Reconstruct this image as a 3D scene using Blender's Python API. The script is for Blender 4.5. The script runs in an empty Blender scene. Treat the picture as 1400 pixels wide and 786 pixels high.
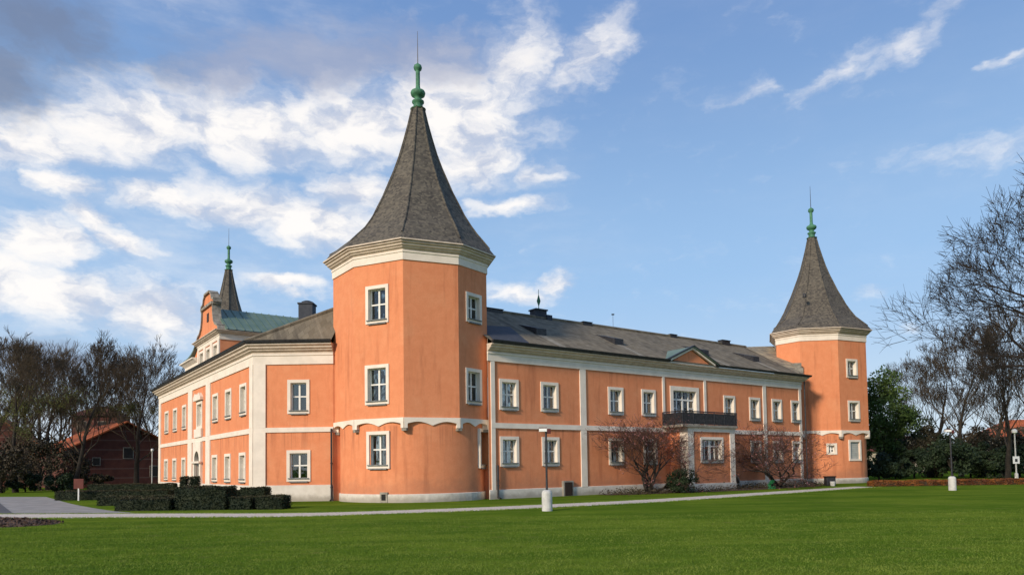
import bpy, bmesh, math, random
import numpy as np
from mathutils import Vector, Matrix, noise
R = math.radians
S = bpy.context.scene
COL = S.collection
random.seed(7); RNG = np.random.default_rng(7)

# ------------------------------------------------------------------ camera
PITCH, ROLL, FPX, CY = .046495, .0144, 974.45, 592.4
cam_d = bpy.data.cameras.new('camera'); cam = bpy.data.objects.new('camera', cam_d); COL.objects.link(cam)
S.camera = cam
cF = Vector((0, math.cos(PITCH), math.sin(PITCH))); cU0 = Vector((0, -math.sin(PITCH), math.cos(PITCH))); cR0 = Vector((1, 0, 0))
cRt = math.cos(ROLL)*cR0 - math.sin(ROLL)*cU0; cUp = math.sin(ROLL)*cR0 + math.cos(ROLL)*cU0
cam.matrix_world = Matrix(((cRt.x, cUp.x, -cF.x, 0), (cRt.y, cUp.y, -cF.y, 0), (cRt.z, cUp.z, -cF.z, 1.7), (0, 0, 0, 1)))
cam_d.sensor_width = 36; cam_d.lens = 36*FPX/1400; cam_d.shift_y = (CY-393)/1400
cam_d.clip_start = .1; cam_d.clip_end = 6000

# ------------------------------------------------------------------ sun, sky, exposure
SUN_AZ, SUN_EL = R(-141), R(25)          # azimuth from +Y, clockwise
sd = Vector((math.sin(SUN_AZ)*math.cos(SUN_EL), math.cos(SUN_AZ)*math.cos(SUN_EL), math.sin(SUN_EL)))
sl = bpy.data.lights.new('sun', 'SUN'); sun = bpy.data.objects.new('sun', sl); COL.objects.link(sun)
sl.energy = 2.8; sl.angle = R(8); sl.color = (1, .86, .68)
sun.rotation_euler = sd.to_track_quat('Z', 'Y').to_euler(); sun.location = sd*100
S.view_settings.view_transform = 'Standard'; S.view_settings.look = 'None'
S.view_settings.exposure = .52; S.view_settings.gamma = 1; S.view_settings.use_curve_mapping = False
try:
    S.cycles.use_denoising = True; S.cycles.max_bounces = 5; S.cycles.transparent_max_bounces = 8
except Exception: pass

# clouds: azimuth, elevation, half-axes (degrees), tilt, white/grey
CLOUDS = [(-34.5,28.0,6.0,2.8,0,'g'),(-36.1,24.5,3.5,2.2,0,'g'),(-34.0,21.2,4.5,1.6,-8,'w'),(-28.3,23.6,6.0,2.3,-8,'w'),(-20.9,24.6,7.7,2.4,0,'w'),(-12.6,25.6,7.3,2.6,0,'w'),(-4.4,26.4,6.4,3.9,0,'w'),(0.4,29.7,4.1,2.3,-30,'w'),(-3.3,23.4,4.1,1.9,0,'w'),
(-15.5,29.6,10.4,1.9,-6,'g'),(-7.9,30.6,7.5,2.1,0,'g'),(-22.4,28.0,4.6,1.5,-10,'g'),
(-32.1,19.0,1.9,0.7,0,'w'),(-33.7,15.3,3.1,1.8,0,'w'),(-28.9,15.9,2.3,0.8,0,'w'),(-30.5,17.2,2.2,1.0,20,'w'),(-25.4,19.2,4.3,1.0,0,'w'),(-19.8,19.1,6.3,1.7,5,'w'),(-14.9,18.4,6.0,2.1,5,'w'),(-12.1,21.0,3.4,1.5,0,'w'),
(-32.2,12.0,5.1,1.6,0,'w'),(-26.8,11.7,3.8,2.0,0,'w'),(-35.5,12.5,2.7,1.9,0,'w'),(-34.5,7.6,6.5,1.2,0,'g'),(-17.7,13.9,2.7,0.7,0,'w'),
(2.7,22.6,1.8,0.9,0,'w'),(0.3,20.3,3.5,0.6,0,'w'),(0.8,13.7,2.9,0.8,0,'w'),(3.7,14.4,1.8,0.6,0,'w'),(6.5,30.2,3.5,1.6,-30,'w'),
(18.9,26.3,2.7,0.6,-8,'w'),(24.7,26.3,3.9,0.6,-18,'w'),(30.0,27.3,4.0,0.8,-30,'w'),(32.7,29.2,2.6,0.7,-40,'w'),(35.5,25.3,2.4,0.25,0,'w'),(34.6,20.0,4.6,1.1,-2,'w'),(29.5,9.1,1.2,0.4,0,'w'),(27.1,12.0,1.4,0.5,0,'w'),
# round the rest of the horizon, outside this view
(-60,20,14,5,0,'w'),(-85,14,12,4,5,'w'),(70,18,12,3,0,'w'),(100,12,16,4,0,'w'),(150,20,18,5,0,'w'),(-150,16,16,4,0,'w')]
W = bpy.data.worlds.new("World"); S.world = W; W.use_nodes = True
nt = W.node_tree; nt.nodes.clear(); N = nt.nodes.new; LK = nt.links.new
def mth(op, a, b=None, c=None, clamp=False, tree=None):
    t = tree or nt
    n = t.nodes.new('ShaderNodeMath'); n.operation = op; n.use_clamp = clamp
    for i, v in enumerate((a, b, c)):
        if v is None: continue
        if isinstance(v, (int, float)): n.inputs[i].default_value = v
        else: t.links.new(v, n.inputs[i])
    return n.outputs[0]
def sstep(v, a, b, lo=0, hi=1, tree=None):
    t = tree or nt
    n = t.nodes.new('ShaderNodeMapRange'); n.interpolation_type = 'SMOOTHSTEP'
    t.links.new(v, n.inputs[0])
    for i, x in enumerate((a, b, lo, hi)): n.inputs[i+1].default_value = x
    return n.outputs[0]
def mixc(f, a, b, tree=None, blend='MIX'):
    t = tree or nt
    n = t.nodes.new('ShaderNodeMix'); n.data_type = 'RGBA'; n.blend_type = blend
    for s, v in ((n.inputs[0], f), (n.inputs[6], a), (n.inputs[7], b)):
        if isinstance(v, (int, float)): s.default_value = v
        elif isinstance(v, (tuple, list)): s.default_value = (*v[:3], 1)
        else: t.links.new(v, s)
    return n.outputs[2]
sky = N('ShaderNodeTexSky'); sky.sky_type = 'NISHITA'; sky.sun_disc = False
sky.sun_elevation = SUN_EL; sky.sun_rotation = SUN_AZ % (2*math.pi); sky.air_density = 1.0; sky.dust_density = .6; sky.ozone_density = 1.6
tc = N('ShaderNodeTexCoord'); sep = N('ShaderNodeSeparateXYZ'); LK(tc.outputs['Generated'], sep.inputs[0])
az = mth('MULTIPLY', mth('ARCTAN2', sep.outputs[0], sep.outputs[1]), 180/math.pi)
el = mth('MULTIPLY', mth('ARCSINE', sep.outputs[2]), 180/math.pi)
comb = N('ShaderNodeCombineXYZ'); LK(az, comb.inputs[0]); LK(el, comb.inputs[1])
def wnoise(scale, detail, vec, rough=.55, out=0, stretch=None):
    n = N('ShaderNodeTexNoise'); n.inputs['Scale'].default_value = scale; n.inputs['Detail'].default_value = detail; n.inputs['Roughness'].default_value = rough
    if stretch:
        m = N('ShaderNodeVectorMath'); m.operation = 'MULTIPLY'; LK(vec, m.inputs[0]); m.inputs[1].default_value = stretch; vec = m.outputs[0]
    LK(vec, n.inputs['Vector']); return n.outputs[out]
# warp the sky coordinates so the cloud outlines are ragged
w1 = wnoise(.35, 5, comb.outputs[0], .6, 1, (.55, 1, 1)); vm = N('ShaderNodeVectorMath'); vm.operation = 'SUBTRACT'; LK(w1, vm.inputs[0]); vm.inputs[1].default_value = (.5, .5, .5)
vs = N('ShaderNodeVectorMath'); vs.operation = 'MULTIPLY'; LK(vm.outputs[0], vs.inputs[0]); vs.inputs[1].default_value = (6.5, 3.2, 0)
va = N('ShaderNodeVectorMath'); va.operation = 'ADD'; LK(comb.outputs[0], va.inputs[0]); LK(vs.outputs[0], va.inputs[1])
def blob(a, e, ra, re, rot, amp=1):
    m = N('ShaderNodeMapping'); m.vector_type = 'TEXTURE'
    m.inputs['Location'].default_value = (a, e, 0); m.inputs['Rotation'].default_value = (0, 0, R(-rot)); m.inputs['Scale'].default_value = (ra*1.45, re*1.5, 1)
    LK(va.outputs[0], m.inputs['Vector'])
    l = N('ShaderNodeVectorMath'); l.operation = 'LENGTH'; LK(m.outputs[0], l.inputs[0])
    return sstep(l.outputs['Value'], 1.3, .0, 0, amp)
white = grey = None
for (a, e, ra, re, rot, k) in CLOUDS:
    b = blob(a, e, ra, re, rot, .42 if (a > 10 and k == 'w') else (.8 if a > -1 else 1))
    if k == 'w': white = b if white is None else mth('MAXIMUM', white, b)
    else: grey = b if grey is None else mth('MAXIMUM', grey, b)
fb = wnoise(.42, 8, va.outputs[0], .56, 0, (.6, 1.1, 1))
fine = wnoise(1.6, 6, comb.outputs[0], .6, 0, (.5, 1.2, 1))
fbm = mth('ADD', mth('MULTIPLY', fb, .82), mth('MULTIPLY', fine, .18))
dw = sstep(mth('ADD', white, mth('MULTIPLY', mth('SUBTRACT', fbm, .5), 1.35)), .02, 1.02)
dg = sstep(mth('ADD', grey, mth('MULTIPLY', mth('SUBTRACT', fb, .5), 1.1)), .2, 1.0)
veil = sstep(wnoise(.12, 6, comb.outputs[0], .6, 0, (.4, 1.4, 1)), .42, .8, 0, .5)
left = sstep(az, 14, -14, .12, 1)
dens = mth('MAXIMUM', mth('MULTIPLY', dw, .93), mth('MULTIPLY', veil, left))
base = mixc(1, sky.outputs[0], (1.03, 1.0, .98), blend='MULTIPLY')
# a touch more blue scatter low down, away from the sun
g1 = mixc(sstep(el, 1, 15), (5.6, 6.9, 8.4), (3.4, 5.5, 8.4)); g2 = mixc(sstep(el, 12, 36), g1, (1.70, 3.1, 6.1))
base = mixc(.85, base, g2)
cw = mixc(sstep(fb, .34, .60), (5.6, 6.0, 7.1), (9.9, 9.5, 9.1))
c1 = mixc(dens, base, cw)
c2 = mixc(mth('MULTIPLY', dg, .68), c1, mixc(sstep(az, -30, -22), (1.7, 2.0, 2.9), (3.4, 3.8, 5.2)))
bg = N('ShaderNodeBackground'); LK(c2, bg.inputs[0]); bg.inputs[1].default_value = .075
wo = N('ShaderNodeOutputWorld'); LK(bg.outputs[0], wo.inputs[0])

# ------------------------------------------------------------------ materials
def material(name, col, rough=.85, col2=None, nscale=3, detail=5, bump=0, bscale=40, spec=.3, metal=0, stretch=(1,1,1), lo=.35, hi=.65, extra=None, coat=0):
    m = bpy.data.materials.new(name); m.use_nodes = True; t = m.node_tree
    p = t.nodes['Principled BSDF']; p.inputs['Roughness'].default_value = rough; p.inputs['Specular IOR Level'].default_value = spec; p.inputs['Metallic'].default_value = metal
    tcn = t.nodes.new('ShaderNodeTexCoord'); mp = t.nodes.new('ShaderNodeMapping'); mp.inputs['Scale'].default_value = stretch
    geo = t.nodes.new('ShaderNodeNewGeometry'); t.links.new(geo.outputs['Position'], mp.inputs['Vector'])
    out = None
    if col2 is not None:
        n = t.nodes.new('ShaderNodeTexNoise'); n.inputs['Scale'].default_value = nscale; n.inputs['Detail'].default_value = detail; n.inputs['Roughness'].default_value = .6
        t.links.new(mp.outputs[0], n.inputs['Vector'])
        out = mixc(sstep(n.outputs[0], lo, hi, tree=t), col, col2, tree=t)
    if extra: out = extra(t, geo.outputs['Position'], out if out is not None else col)
    if out is None: p.inputs['Base Color'].default_value = (*col, 1)
    elif isinstance(out, tuple): p.inputs['Base Color'].default_value = (*out, 1)
    else: t.links.new(out, p.inputs['Base Color'])
    if bump:
        n2 = t.nodes.new('ShaderNodeTexNoise'); n2.inputs['Scale'].default_value = bscale; n2.inputs['Detail'].default_value = 4
        t.links.new(mp.outputs[0], n2.inputs['Vector'])
        b = t.nodes.new('ShaderNodeBump'); b.inputs['Strength'].default_value = bump; b.inputs['Distance'].default_value = .02
        t.links.new(n2.outputs[0], b.inputs['Height']); t.links.new(b.outputs[0], p.inputs['Normal'])
    return m
def tnoise(t, pos, scale, detail=5, stretch=(1,1,1), rough=.6):
    mp = t.nodes.new('ShaderNodeMapping'); mp.inputs['Scale'].default_value = stretch; t.links.new(pos, mp.inputs['Vector'])
    n = t.nodes.new('ShaderNodeTexNoise'); n.inputs['Scale'].default_value = scale; n.inputs['Detail'].default_value = detail; n.inputs['Roughness'].default_value = rough
    t.links.new(mp.outputs[0], n.inputs['Vector']); return n.outputs[0]
def plaster_extra(t, pos, c):
    # rain streaks and patched, weathered paint
    st = tnoise(t, pos, 1.0, 6, (2.2, 2.2, .22)); c = mixc(sstep(st, .50, .74, 0, .65, tree=t), c, (.42, .135, .062), tree=t)
    pa = tnoise(t, pos, .55, 7); c = mixc(sstep(pa, .52, .72, 0, .5, tree=t), c, (.74, .33, .17), tree=t)
    sp = t.nodes.new('ShaderNodeSeparateXYZ'); t.links.new(pos, sp.inputs[0])
    dn = tnoise(t, pos, 1.6, 6); hh = mth('ADD', sp.outputs[2], mth('MULTIPLY', dn, -1.9, tree=t), tree=t)
    c = mixc(sstep(hh, -.55, .45, .55, 0, tree=t), c, (.40, .17, .10), tree=t)
    dr = tnoise(t, pos, 1.0, 5, (4.5, 4.5, .12)); band = mth('MULTIPLY', sstep(sp.outputs[2], 2.2, 3.7, tree=t), sstep(sp.outputs[2], 3.9, 3.75, tree=t), tree=t)
    c = mixc(mth('MULTIPLY', band, sstep(dr, .48, .68, 0, .6, tree=t), tree=t), c, (.34, .115, .06), tree=t)
    return mixc(sstep(tnoise(t, pos, 14, 4), .3, .7, 0, .22, tree=t), c, (.55, .19, .085), tree=t)
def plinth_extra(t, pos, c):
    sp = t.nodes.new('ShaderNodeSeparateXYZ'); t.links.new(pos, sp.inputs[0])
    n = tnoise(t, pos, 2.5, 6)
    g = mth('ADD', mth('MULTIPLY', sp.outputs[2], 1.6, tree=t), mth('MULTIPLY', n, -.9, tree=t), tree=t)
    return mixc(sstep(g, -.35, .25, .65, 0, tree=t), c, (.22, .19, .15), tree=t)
M = {}
M['plaster'] = material('orange_plaster', (.69, .245, .112), .9, (.73, .275, .130), 2.5, 6, .25, 60, extra=plaster_extra)
M['trim'] = material('cream_trim', (.80, .71, .61), .85, (.71, .63, .54), 1.6, 7, .15, 50)
M['moulding'] = material('ochre_moulding', (.64, .54, .44), .85, (.52, .43, .35), 3, 6, .1, 50)
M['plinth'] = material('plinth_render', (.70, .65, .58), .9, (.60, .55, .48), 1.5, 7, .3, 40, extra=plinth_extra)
def slate_extra(t, pos, c):
    v = t.nodes.new('ShaderNodeTexVoronoi'); v.inputs['Scale'].default_value = 7.5
    mp = t.nodes.new('ShaderNodeMapping'); mp.inputs['Scale'].default_value = (1, 1, 1.3); t.links.new(pos, mp.inputs['Vector']); t.links.new(mp.outputs[0], v.inputs['Vector'])
    s = t.nodes.new('ShaderNodeSeparateColor'); t.links.new(v.outputs['Color'], s.inputs[0])
    c = mixc(sstep(s.outputs[0], .2, .9, 0, .7, tree=t), c, (.15, .13, .10), tree=t)
    return mixc(sstep(s.outputs[1], .7, 1, 0, .7, tree=t), c, (.035, .032, .03), tree=t)
M['slate'] = material('spire_slate', (.060, .053, .045), .8, (.095, .084, .068), .8, 6, .5, 26, extra=slate_extra)
TH = .62938
def roof_extra(t, pos, c):
    # tile courses along the eaves and streaks running down the slope
    mp = t.nodes.new('ShaderNodeMapping'); mp.inputs['Rotation'].default_value = (0, 0, -TH); t.links.new(pos, mp.inputs['Vector'])
    b = t.nodes.new('ShaderNodeTexBrick'); t.links.new(mp.outputs[0], b.inputs['Vector'])
    b.inputs['Scale'].default_value = 1; b.inputs['Brick Width'].default_value = .34; b.inputs['Row Height'].default_value = .26; b.inputs['Mortar Size'].default_value = .012
    b.inputs['Color1'].default_value = (0,0,0,1); b.inputs['Color2'].default_value = (1,1,1,1); b.inputs['Mortar'].default_value = (.1,.1,.1,1)
    c = mixc(mth('MULTIPLY', b.outputs[0], .6, tree=t), c, (.27, .235, .18), tree=t)
    mp2 = t.nodes.new('ShaderNodeMapping'); mp2.inputs['Rotation'].default_value = (0, 0, -TH); mp2.inputs['Scale'].default_value = (1, 1, 1); t.links.new(pos, mp2.inputs['Vector'])
    st = tnoise(t, mp2.outputs[0], 1.0, 6, (1.1, .1, .1)); c = mixc(sstep(st, .5, .7, 0, .6, tree=t), c, (.07, .063, .055), tree=t)
    st2 = tnoise(t, mp2.outputs[0], 1.0, 5, (2.6, .16, .16)); c = mixc(sstep(st2, .56, .74, 0, .5, tree=t), c, (.30, .265, .21), tree=t)
    return c
M['roof'] = material('weathered_grey_tiles', (.115, .100, .078), .95, (.175, .148, .108), .6, 7, 1.0, 14, spec=.05, extra=roof_extra)
M['newslate'] = material('blue_grey_slate', (.040, .046, .060), .75, (.055, .060, .074), 3, 5, .3, 20, spec=.25)
M['lichen'] = material('tan_lichen_tiles', (.36, .30, .20), .9, (.17, .15, .12), 1.8, 7, .5, 16)
M['strip'] = material('washed_tiles', (.20, .18, .145), .95, (.30, .27, .22), 2, 6, spec=.1)
M['copper'] = material('green_copper', (.075, .23, .125), .65, (.04, .13, .075), 5, 5, .15, 30, spec=.4)
M['copper_roof'] = material('green_sheet_metal', (.10, .16, .125), .55, (.15, .21, .165), .9, 7, .15, 6, spec=.4)
M['darkmetal'] = material('dark_metal', (.018, .018, .022), .5, (.035, .035, .04), 6, 4, spec=.4)
M['rod'] = material('iron_rod', (.05, .05, .055), .5, metal=.5)
M['white'] = material('white_window_paint', (.80, .78, .73), .6, (.70, .68, .64), 5, 4, spec=.4)
M['sill'] = material('grey_sill', (.13, .14, .14), .7, (.20, .21, .20), 8, 4)
M['curtain'] = material('curtain_cloth', (.42, .41, .36), .95, (.24, .235, .21), 6, 3, stretch=(4, 4, .3))
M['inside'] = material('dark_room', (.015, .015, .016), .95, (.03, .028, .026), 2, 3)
M['shutter'] = material('pale_blind', (.42, .43, .40), .8, (.36, .37, .35), 3, 4)
M['wood'] = material('dark_door_wood', (.025, .014, .010), .6, (.04, .022, .014), 6, 5, stretch=(6, 6, .6))
M['stone'] = material('grey_stone', (.33, .30, .25), .9, (.20, .18, .15), 4, 6, .3, 30)
M['concrete'] = material('pale_concrete', (.58, .57, .54), .85, (.46, .45, .43), 5, 6, .2, 50)
M['lampwhite'] = material('white_lamp_glass', (.82, .82, .80), .35)
M['lampred'] = material('dark_red_lamp_side', (.09, .02, .018), .5)
M['gravel'] = material('pale_gravel', (.60, .53, .46), .95, (.50, .44, .38), 2.2, 8, .5, 90)
M['apron'] = material('grey_paving', (.30, .29, .275), .95, (.22, .215, .205), 1.1, 8, .3, 60)
M['asphalt'] = material('asphalt', (.075, .077, .085), .9, (.10, .10, .108), 2, 8, .3, 80)
M['soil'] = material('bark_soil', (.055, .035, .025), 1, (.12, .075, .055), 5, 7, .8, 20)
M['bark'] = material('bark', (.040, .032, .025), .95, (.022, .019, .015), 4, 6, .5, 12, stretch=(1, 1, .4))
M['twig'] = material('twigs', (.075, .056, .036), .95, (.045, .035, .025), 2, 3)
M['twig_dark'] = material('dark_twigs', (.032, .025, .020), .95, (.020, .016, .014), 2, 3)
M['twig_far'] = material('grey_brown_twigs', (.100, .075, .052), .95, (.065, .050, .036), .5, 3)
M['pinktwig'] = material('reddish_twigs', (.12, .060, .045), .95, (.07, .04, .03), 2, 3)
M['petal'] = material('pink_buds', (.36, .17, .17), .8, (.22, .08, .075), 3, 4)
def leafmat(name, a, b, sc=.6):
    m = material(name, a, .65, b, sc, 5, spec=.25, lo=.38, hi=.62); return m
M['lf_yel'] = leafmat('young_yellow_green_leaves', (.17, .17, .035), (.10, .115, .03))
M['lf_mid'] = leafmat('mid_green_leaves', (.045, .085, .02), (.085, .13, .03))
M['lf_dark'] = leafmat('dark_green_leaves', (.014, .028, .014), (.030, .048, .020))
M['lf_hedge'] = leafmat('clipped_hedge_leaves', (.010, .020, .009), (.022, .030, .012), 3)
M['lf_lit_top'] = leafmat('lit_hedge_top_leaves', (.050, .042, .020), (.030, .036, .014), 3)  # light falling on the clipped tops, put into a browner, lighter leaf colour
M['lf_brown'] = leafmat('brown_green_scrub', (.035, .032, .018), (.060, .045, .028), .4)
M['lf_rust'] = leafmat('rust_orange_leaves', (.22, .08, .018), (.10, .035, .015), 1.5)
M['lf_bright'] = leafmat('bright_green_leaves', (.02, .20, .075), (.03, .12, .05), 5)
def brick_extra(t, pos, c):
    sp = t.nodes.new('ShaderNodeSeparateXYZ'); t.links.new(pos, sp.inputs[0])
    w = mth('FRACT', mth('MULTIPLY', sp.outputs[2], .9, tree=t), tree=t)
    return mixc(sstep(w, .86, .9, 0, .5, tree=t), c, (.20, .13, .11), tree=t)
M['brick'] = material('dark_red_brick', (.085, .028, .022), .9, (.12, .042, .03), 1.5, 7, extra=brick_extra)
M['redtile'] = material('orange_red_tiles', (.40, .105, .035), .85, (.26, .07, .03), 1.2, 6, .3, 10)
M['darktile'] = material('dark_red_tiles', (.10, .03, .025), .85, (.14, .045, .035), 1.2, 6, .3, 10)
M['palewall'] = material('pale_house_wall', (.50, .44, .34), .9, (.42, .37, .29), .8, 5)
def glassmat():
    m = bpy.data.materials.new('window_glass'); m.use_nodes = True; t = m.node_tree; t.nodes.clear()
    tr = t.nodes.new('ShaderNodeBsdfTransparent'); tr.inputs[0].default_value = (.72, .78, .76, 1)
    gl = t.nodes.new('ShaderNodeBsdfGlossy'); gl.inputs['Roughness'].default_value = .03; gl.inputs[0].default_value = (.9, .9, .9, 1)
    nz = t.nodes.new('ShaderNodeTexNoise'); nz.inputs['Scale'].default_value = 1.3; geo = t.nodes.new('ShaderNodeNewGeometry'); t.links.new(geo.outputs['Position'], nz.inputs['Vector'])
    bp = t.nodes.new('ShaderNodeBump'); bp.inputs['Strength'].default_value = .12; bp.inputs['Distance'].default_value = .05; t.links.new(nz.outputs[0], bp.inputs['Height']); t.links.new(bp.outputs[0], gl.inputs['Normal'])
    fr = t.nodes.new('ShaderNodeFresnel'); fr.inputs[0].default_value = 1.7
    mx = t.nodes.new('ShaderNodeMixShader'); t.links.new(mth('ADD', fr.outputs[0], .04, clamp=True, tree=t), mx.inputs[0]); t.links.new(tr.outputs[0], mx.inputs[1]); t.links.new(gl.outputs[0], mx.inputs[2])
    o = t.nodes.new('ShaderNodeOutputMaterial'); t.links.new(mx.outputs[0], o.inputs[0]); return m
M['glass'] = glassmat()
def lawn_mat():
    def ex(t, pos, c):
        c = mixc(sstep(tnoise(t, pos, .18, 5), .4, .62, 0, .8, tree=t), c, (.066, .125, .011), tree=t)
        c = mixc(sstep(tnoise(t, pos, 1.6, 6, (.5, 1.4, 1)), .45, .7, 0, .6, tree=t), c, (.165, .205, .030), tree=t)
        c = mixc(sstep(tnoise(t, pos, 9, 6), .5, .75, 0, .7, tree=t), c, (.038, .070, .009), tree=t)
        c = mixc(sstep(tnoise(t, pos, .9, 8), .58, .74, 0, .5, tree=t), c, (.17, .15, .05), tree=t)
        c = mixc(sstep(tnoise(t, pos, .35, 4, (.25, 1.6, 1)), .46, .58, 0, .45, tree=t), c, (.048, .100, .010), tree=t)   # wide darker green bands
        return mixc(sstep(tnoise(t, pos, 26, 3), .64, .72, 0, .6, tree=t), c, (.19, .17, .07), tree=t)
    return material('mown_grass', (.105, .160, .014), .95, (.138, .195, .022), 40, 4, .6, 55, spec=.0, extra=ex)
M['lawn'] = lawn_mat()
M['blade'] = material('grass_blades', (.085, .145, .013), .85, (.155, .205, .032), 1.1, 6, spec=.2)

# ------------------------------------------------------------------ helpers
def tag(o, label=None, cat=None, group=None, kind=None):
    if label: o['label'] = label
    if cat: o['category'] = cat
    if group: o['group'] = group
    if kind: o['kind'] = kind
    return o
def empty(name, loc=(0,0,0), rz=0):
    o = bpy.data.objects.new(name, None); COL.objects.link(o); o.location = loc; o.rotation_euler = (0, 0, rz); o.empty_display_size = .3; return o
class MB:
    """collects geometry; build() links it as one mesh object"""
    def __init__(s): s.v = []; s.f = []
    def quad(s, *p):
        i = len(s.v); s.v += [tuple(q) for q in p]; s.f.append(tuple(range(i, i+len(p))))
    def box(s, o, ax, ay, az_):   # origin corner and three edge vectors
        o, ax, ay, az_ = map(Vector, (o, ax, ay, az_)); i = len(s.v)
        for c in range(8): s.v.append(tuple(o + ax*(c & 1) + ay*((c >> 1) & 1) + az_*((c >> 2) & 1)))
        for f in ((0,2,3,1),(4,5,7,6),(0,1,5,4),(2,6,7,3),(0,4,6,2),(1,3,7,5)): s.f.append(tuple(i+k for k in f))
    def fbox(s, F, s0, s1, n0, n1, z0, z1):
        i = len(s.v)
        for z in (z0, z1):
            for n in (n0, n1):
                for q in (s0, s1): s.v.append(F(q, n, z))
        for f in ((0,2,3,1),(4,5,7,6),(0,1,5,4),(2,6,7,3),(0,4,6,2),(1,3,7,5)): s.f.append(tuple(i+k for k in f))
    def tube(s, p0, p1, r0, r1, n=8, cap=True):
        p0, p1 = Vector(p0), Vector(p1); d = (p1-p0).normalized(); a = d.orthogonal().normalized(); b = d.cross(a); i = len(s.v)
        for p, r in ((p0, r0), (p1, r1)):
            for k in range(n):
                t = 2*math.pi*k/n; s.v.append(tuple(p + a*math.cos(t)*r + b*math.sin(t)*r))
        for k in range(n): s.f.append((i+k, i+(k+1) % n, i+n+(k+1) % n, i+n+k))
        if cap: s.f.append(tuple(i+k for k in reversed(range(n)))); s.f.append(tuple(i+n+k for k in range(n)))
    def lathe(s, c, prof, n=16):
        i = len(s.v)
        for r, z in prof:
            for k in range(n):
                t = 2*math.pi*k/n; s.v.append((c[0]+r*math.cos(t), c[1]+r*math.sin(t), c[2]+z))
        m = len(prof)
        for j in range(m-1):
            for k in range(n): s.f.append((i+j*n+k, i+j*n+(k+1) % n, i+(j+1)*n+(k+1) % n, i+(j+1)*n+k))
        s.f.append(tuple(i+k for k in reversed(range(n)))); s.f.append(tuple(i+(m-1)*n+k for k in range(n)))
    def prism(s, F, pts, n0, n1):   # polygon of (s,z) extruded between two offsets
        i = len(s.v); m = len(pts)
        for n in (n0, n1):
            for q, z in pts: s.v.append(F(q, n, z))
        s.f.append(tuple(i+k for k in range(m))); s.f.append(tuple(i+m+k for k in reversed(range(m))))
        for k in range(m): s.f.append((i+k, i+(k+1) % m, i+m+(k+1) % m, i+m+k))
    def solid(s, pts, faces):
        i = len(s.v); s.v += [tuple(p) for p in pts]; s.f += [tuple(i+k for k in f) for f in faces]
    def build(s, name, mat, parent=None, smooth=False, bevel=0, fix=True):
        me = bpy.data.meshes.new(name)
        if parent is not None and parent.type == 'EMPTY' and parent.get('_rel'):
            me.from_pydata(s.v, [], s.f)
        else: me.from_pydata(s.v, [], s.f)
        me.materials.append(mat); me.update()
        if fix:
            bm = bmesh.new(); bm.from_mesh(me); bmesh.ops.recalc_face_normals(bm, faces=bm.faces); bm.to_mesh(me); bm.free()
        if smooth: me.polygons.foreach_set('use_smooth', [True]*len(me.polygons))
        o = bpy.data.objects.new(name, me); COL.objects.link(o)
        if parent: o.parent = parent
        if bevel:
            b = o.modifiers.new('bevel', 'BEVEL'); b.width = bevel; b.segments = 2; b.limit_method = 'ANGLE'
        return o
def npmesh(name, V, Fc, mat, parent=None, smooth=False):
    me = bpy.data.meshes.new(name); V = np.asarray(V, np.float32); Fc = np.asarray(Fc, np.int32); k = Fc.shape[1]
    me.vertices.add(len(V)); me.vertices.foreach_set('co', V.ravel()); me.loops.add(Fc.size); me.loops.foreach_set('vertex_index', Fc.ravel())
    me.polygons.add(len(Fc)); me.polygons.foreach_set('loop_start', np.arange(0, Fc.size, k, dtype=np.int32)); me.polygons.foreach_set('loop_total', np.full(len(Fc), k, np.int32))
    if smooth: me.polygons.foreach_set('use_smooth', np.ones(len(Fc), bool))
    me.materials.append(mat); me.update(calc_edges=True)
    o = bpy.data.objects.new(name, me); COL.objects.link(o)
    if parent: o.parent = parent
    return o
def frame(P, D, Nn):
    P, D, Nn = Vector(P), Vector(D), Vector(Nn)
    def F(s, n, z): return (P.x+D.x*s+Nn.x*n, P.y+D.y*s+Nn.y*n, z)
    F.D = D; F.N = Nn; F.P = P; return F
def seg_frame(a, b, out_right=True):
    a, b = Vector(a), Vector(b); d = (b-a).normalized(); n = Vector((d.y, -d.x)) if out_right else Vector((-d.y, d.x))
    F = frame(a, d, n); F.L = (b-a).length; return F
def panel(mb, F, s0, s1, z0, z1, holes, step=None):
    """wall sheet with rectangular openings"""
    xs = {s0, s1}; zs = {z0, z1}
    for h in holes: xs |= {h[0], h[1]}; zs |= {h[2], h[3]}
    if step:
        k = int((s1-s0)/step)
        for i in range(1, k): xs.add(s0+(s1-s0)*i/k)
    xs = sorted(xs); zs = sorted(zs)
    for a, b in zip(xs, xs[1:]):
        for c, d in zip(zs, zs[1:]):
            m, n = (a+b)/2, (c+d)/2
            if any(h[0] < m < h[1] and h[2] < n < h[3] for h in holes): continue
            mb.quad(F(a, 0, c), F(b, 0, c), F(b, 0, d), F(a, 0, d))
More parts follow.
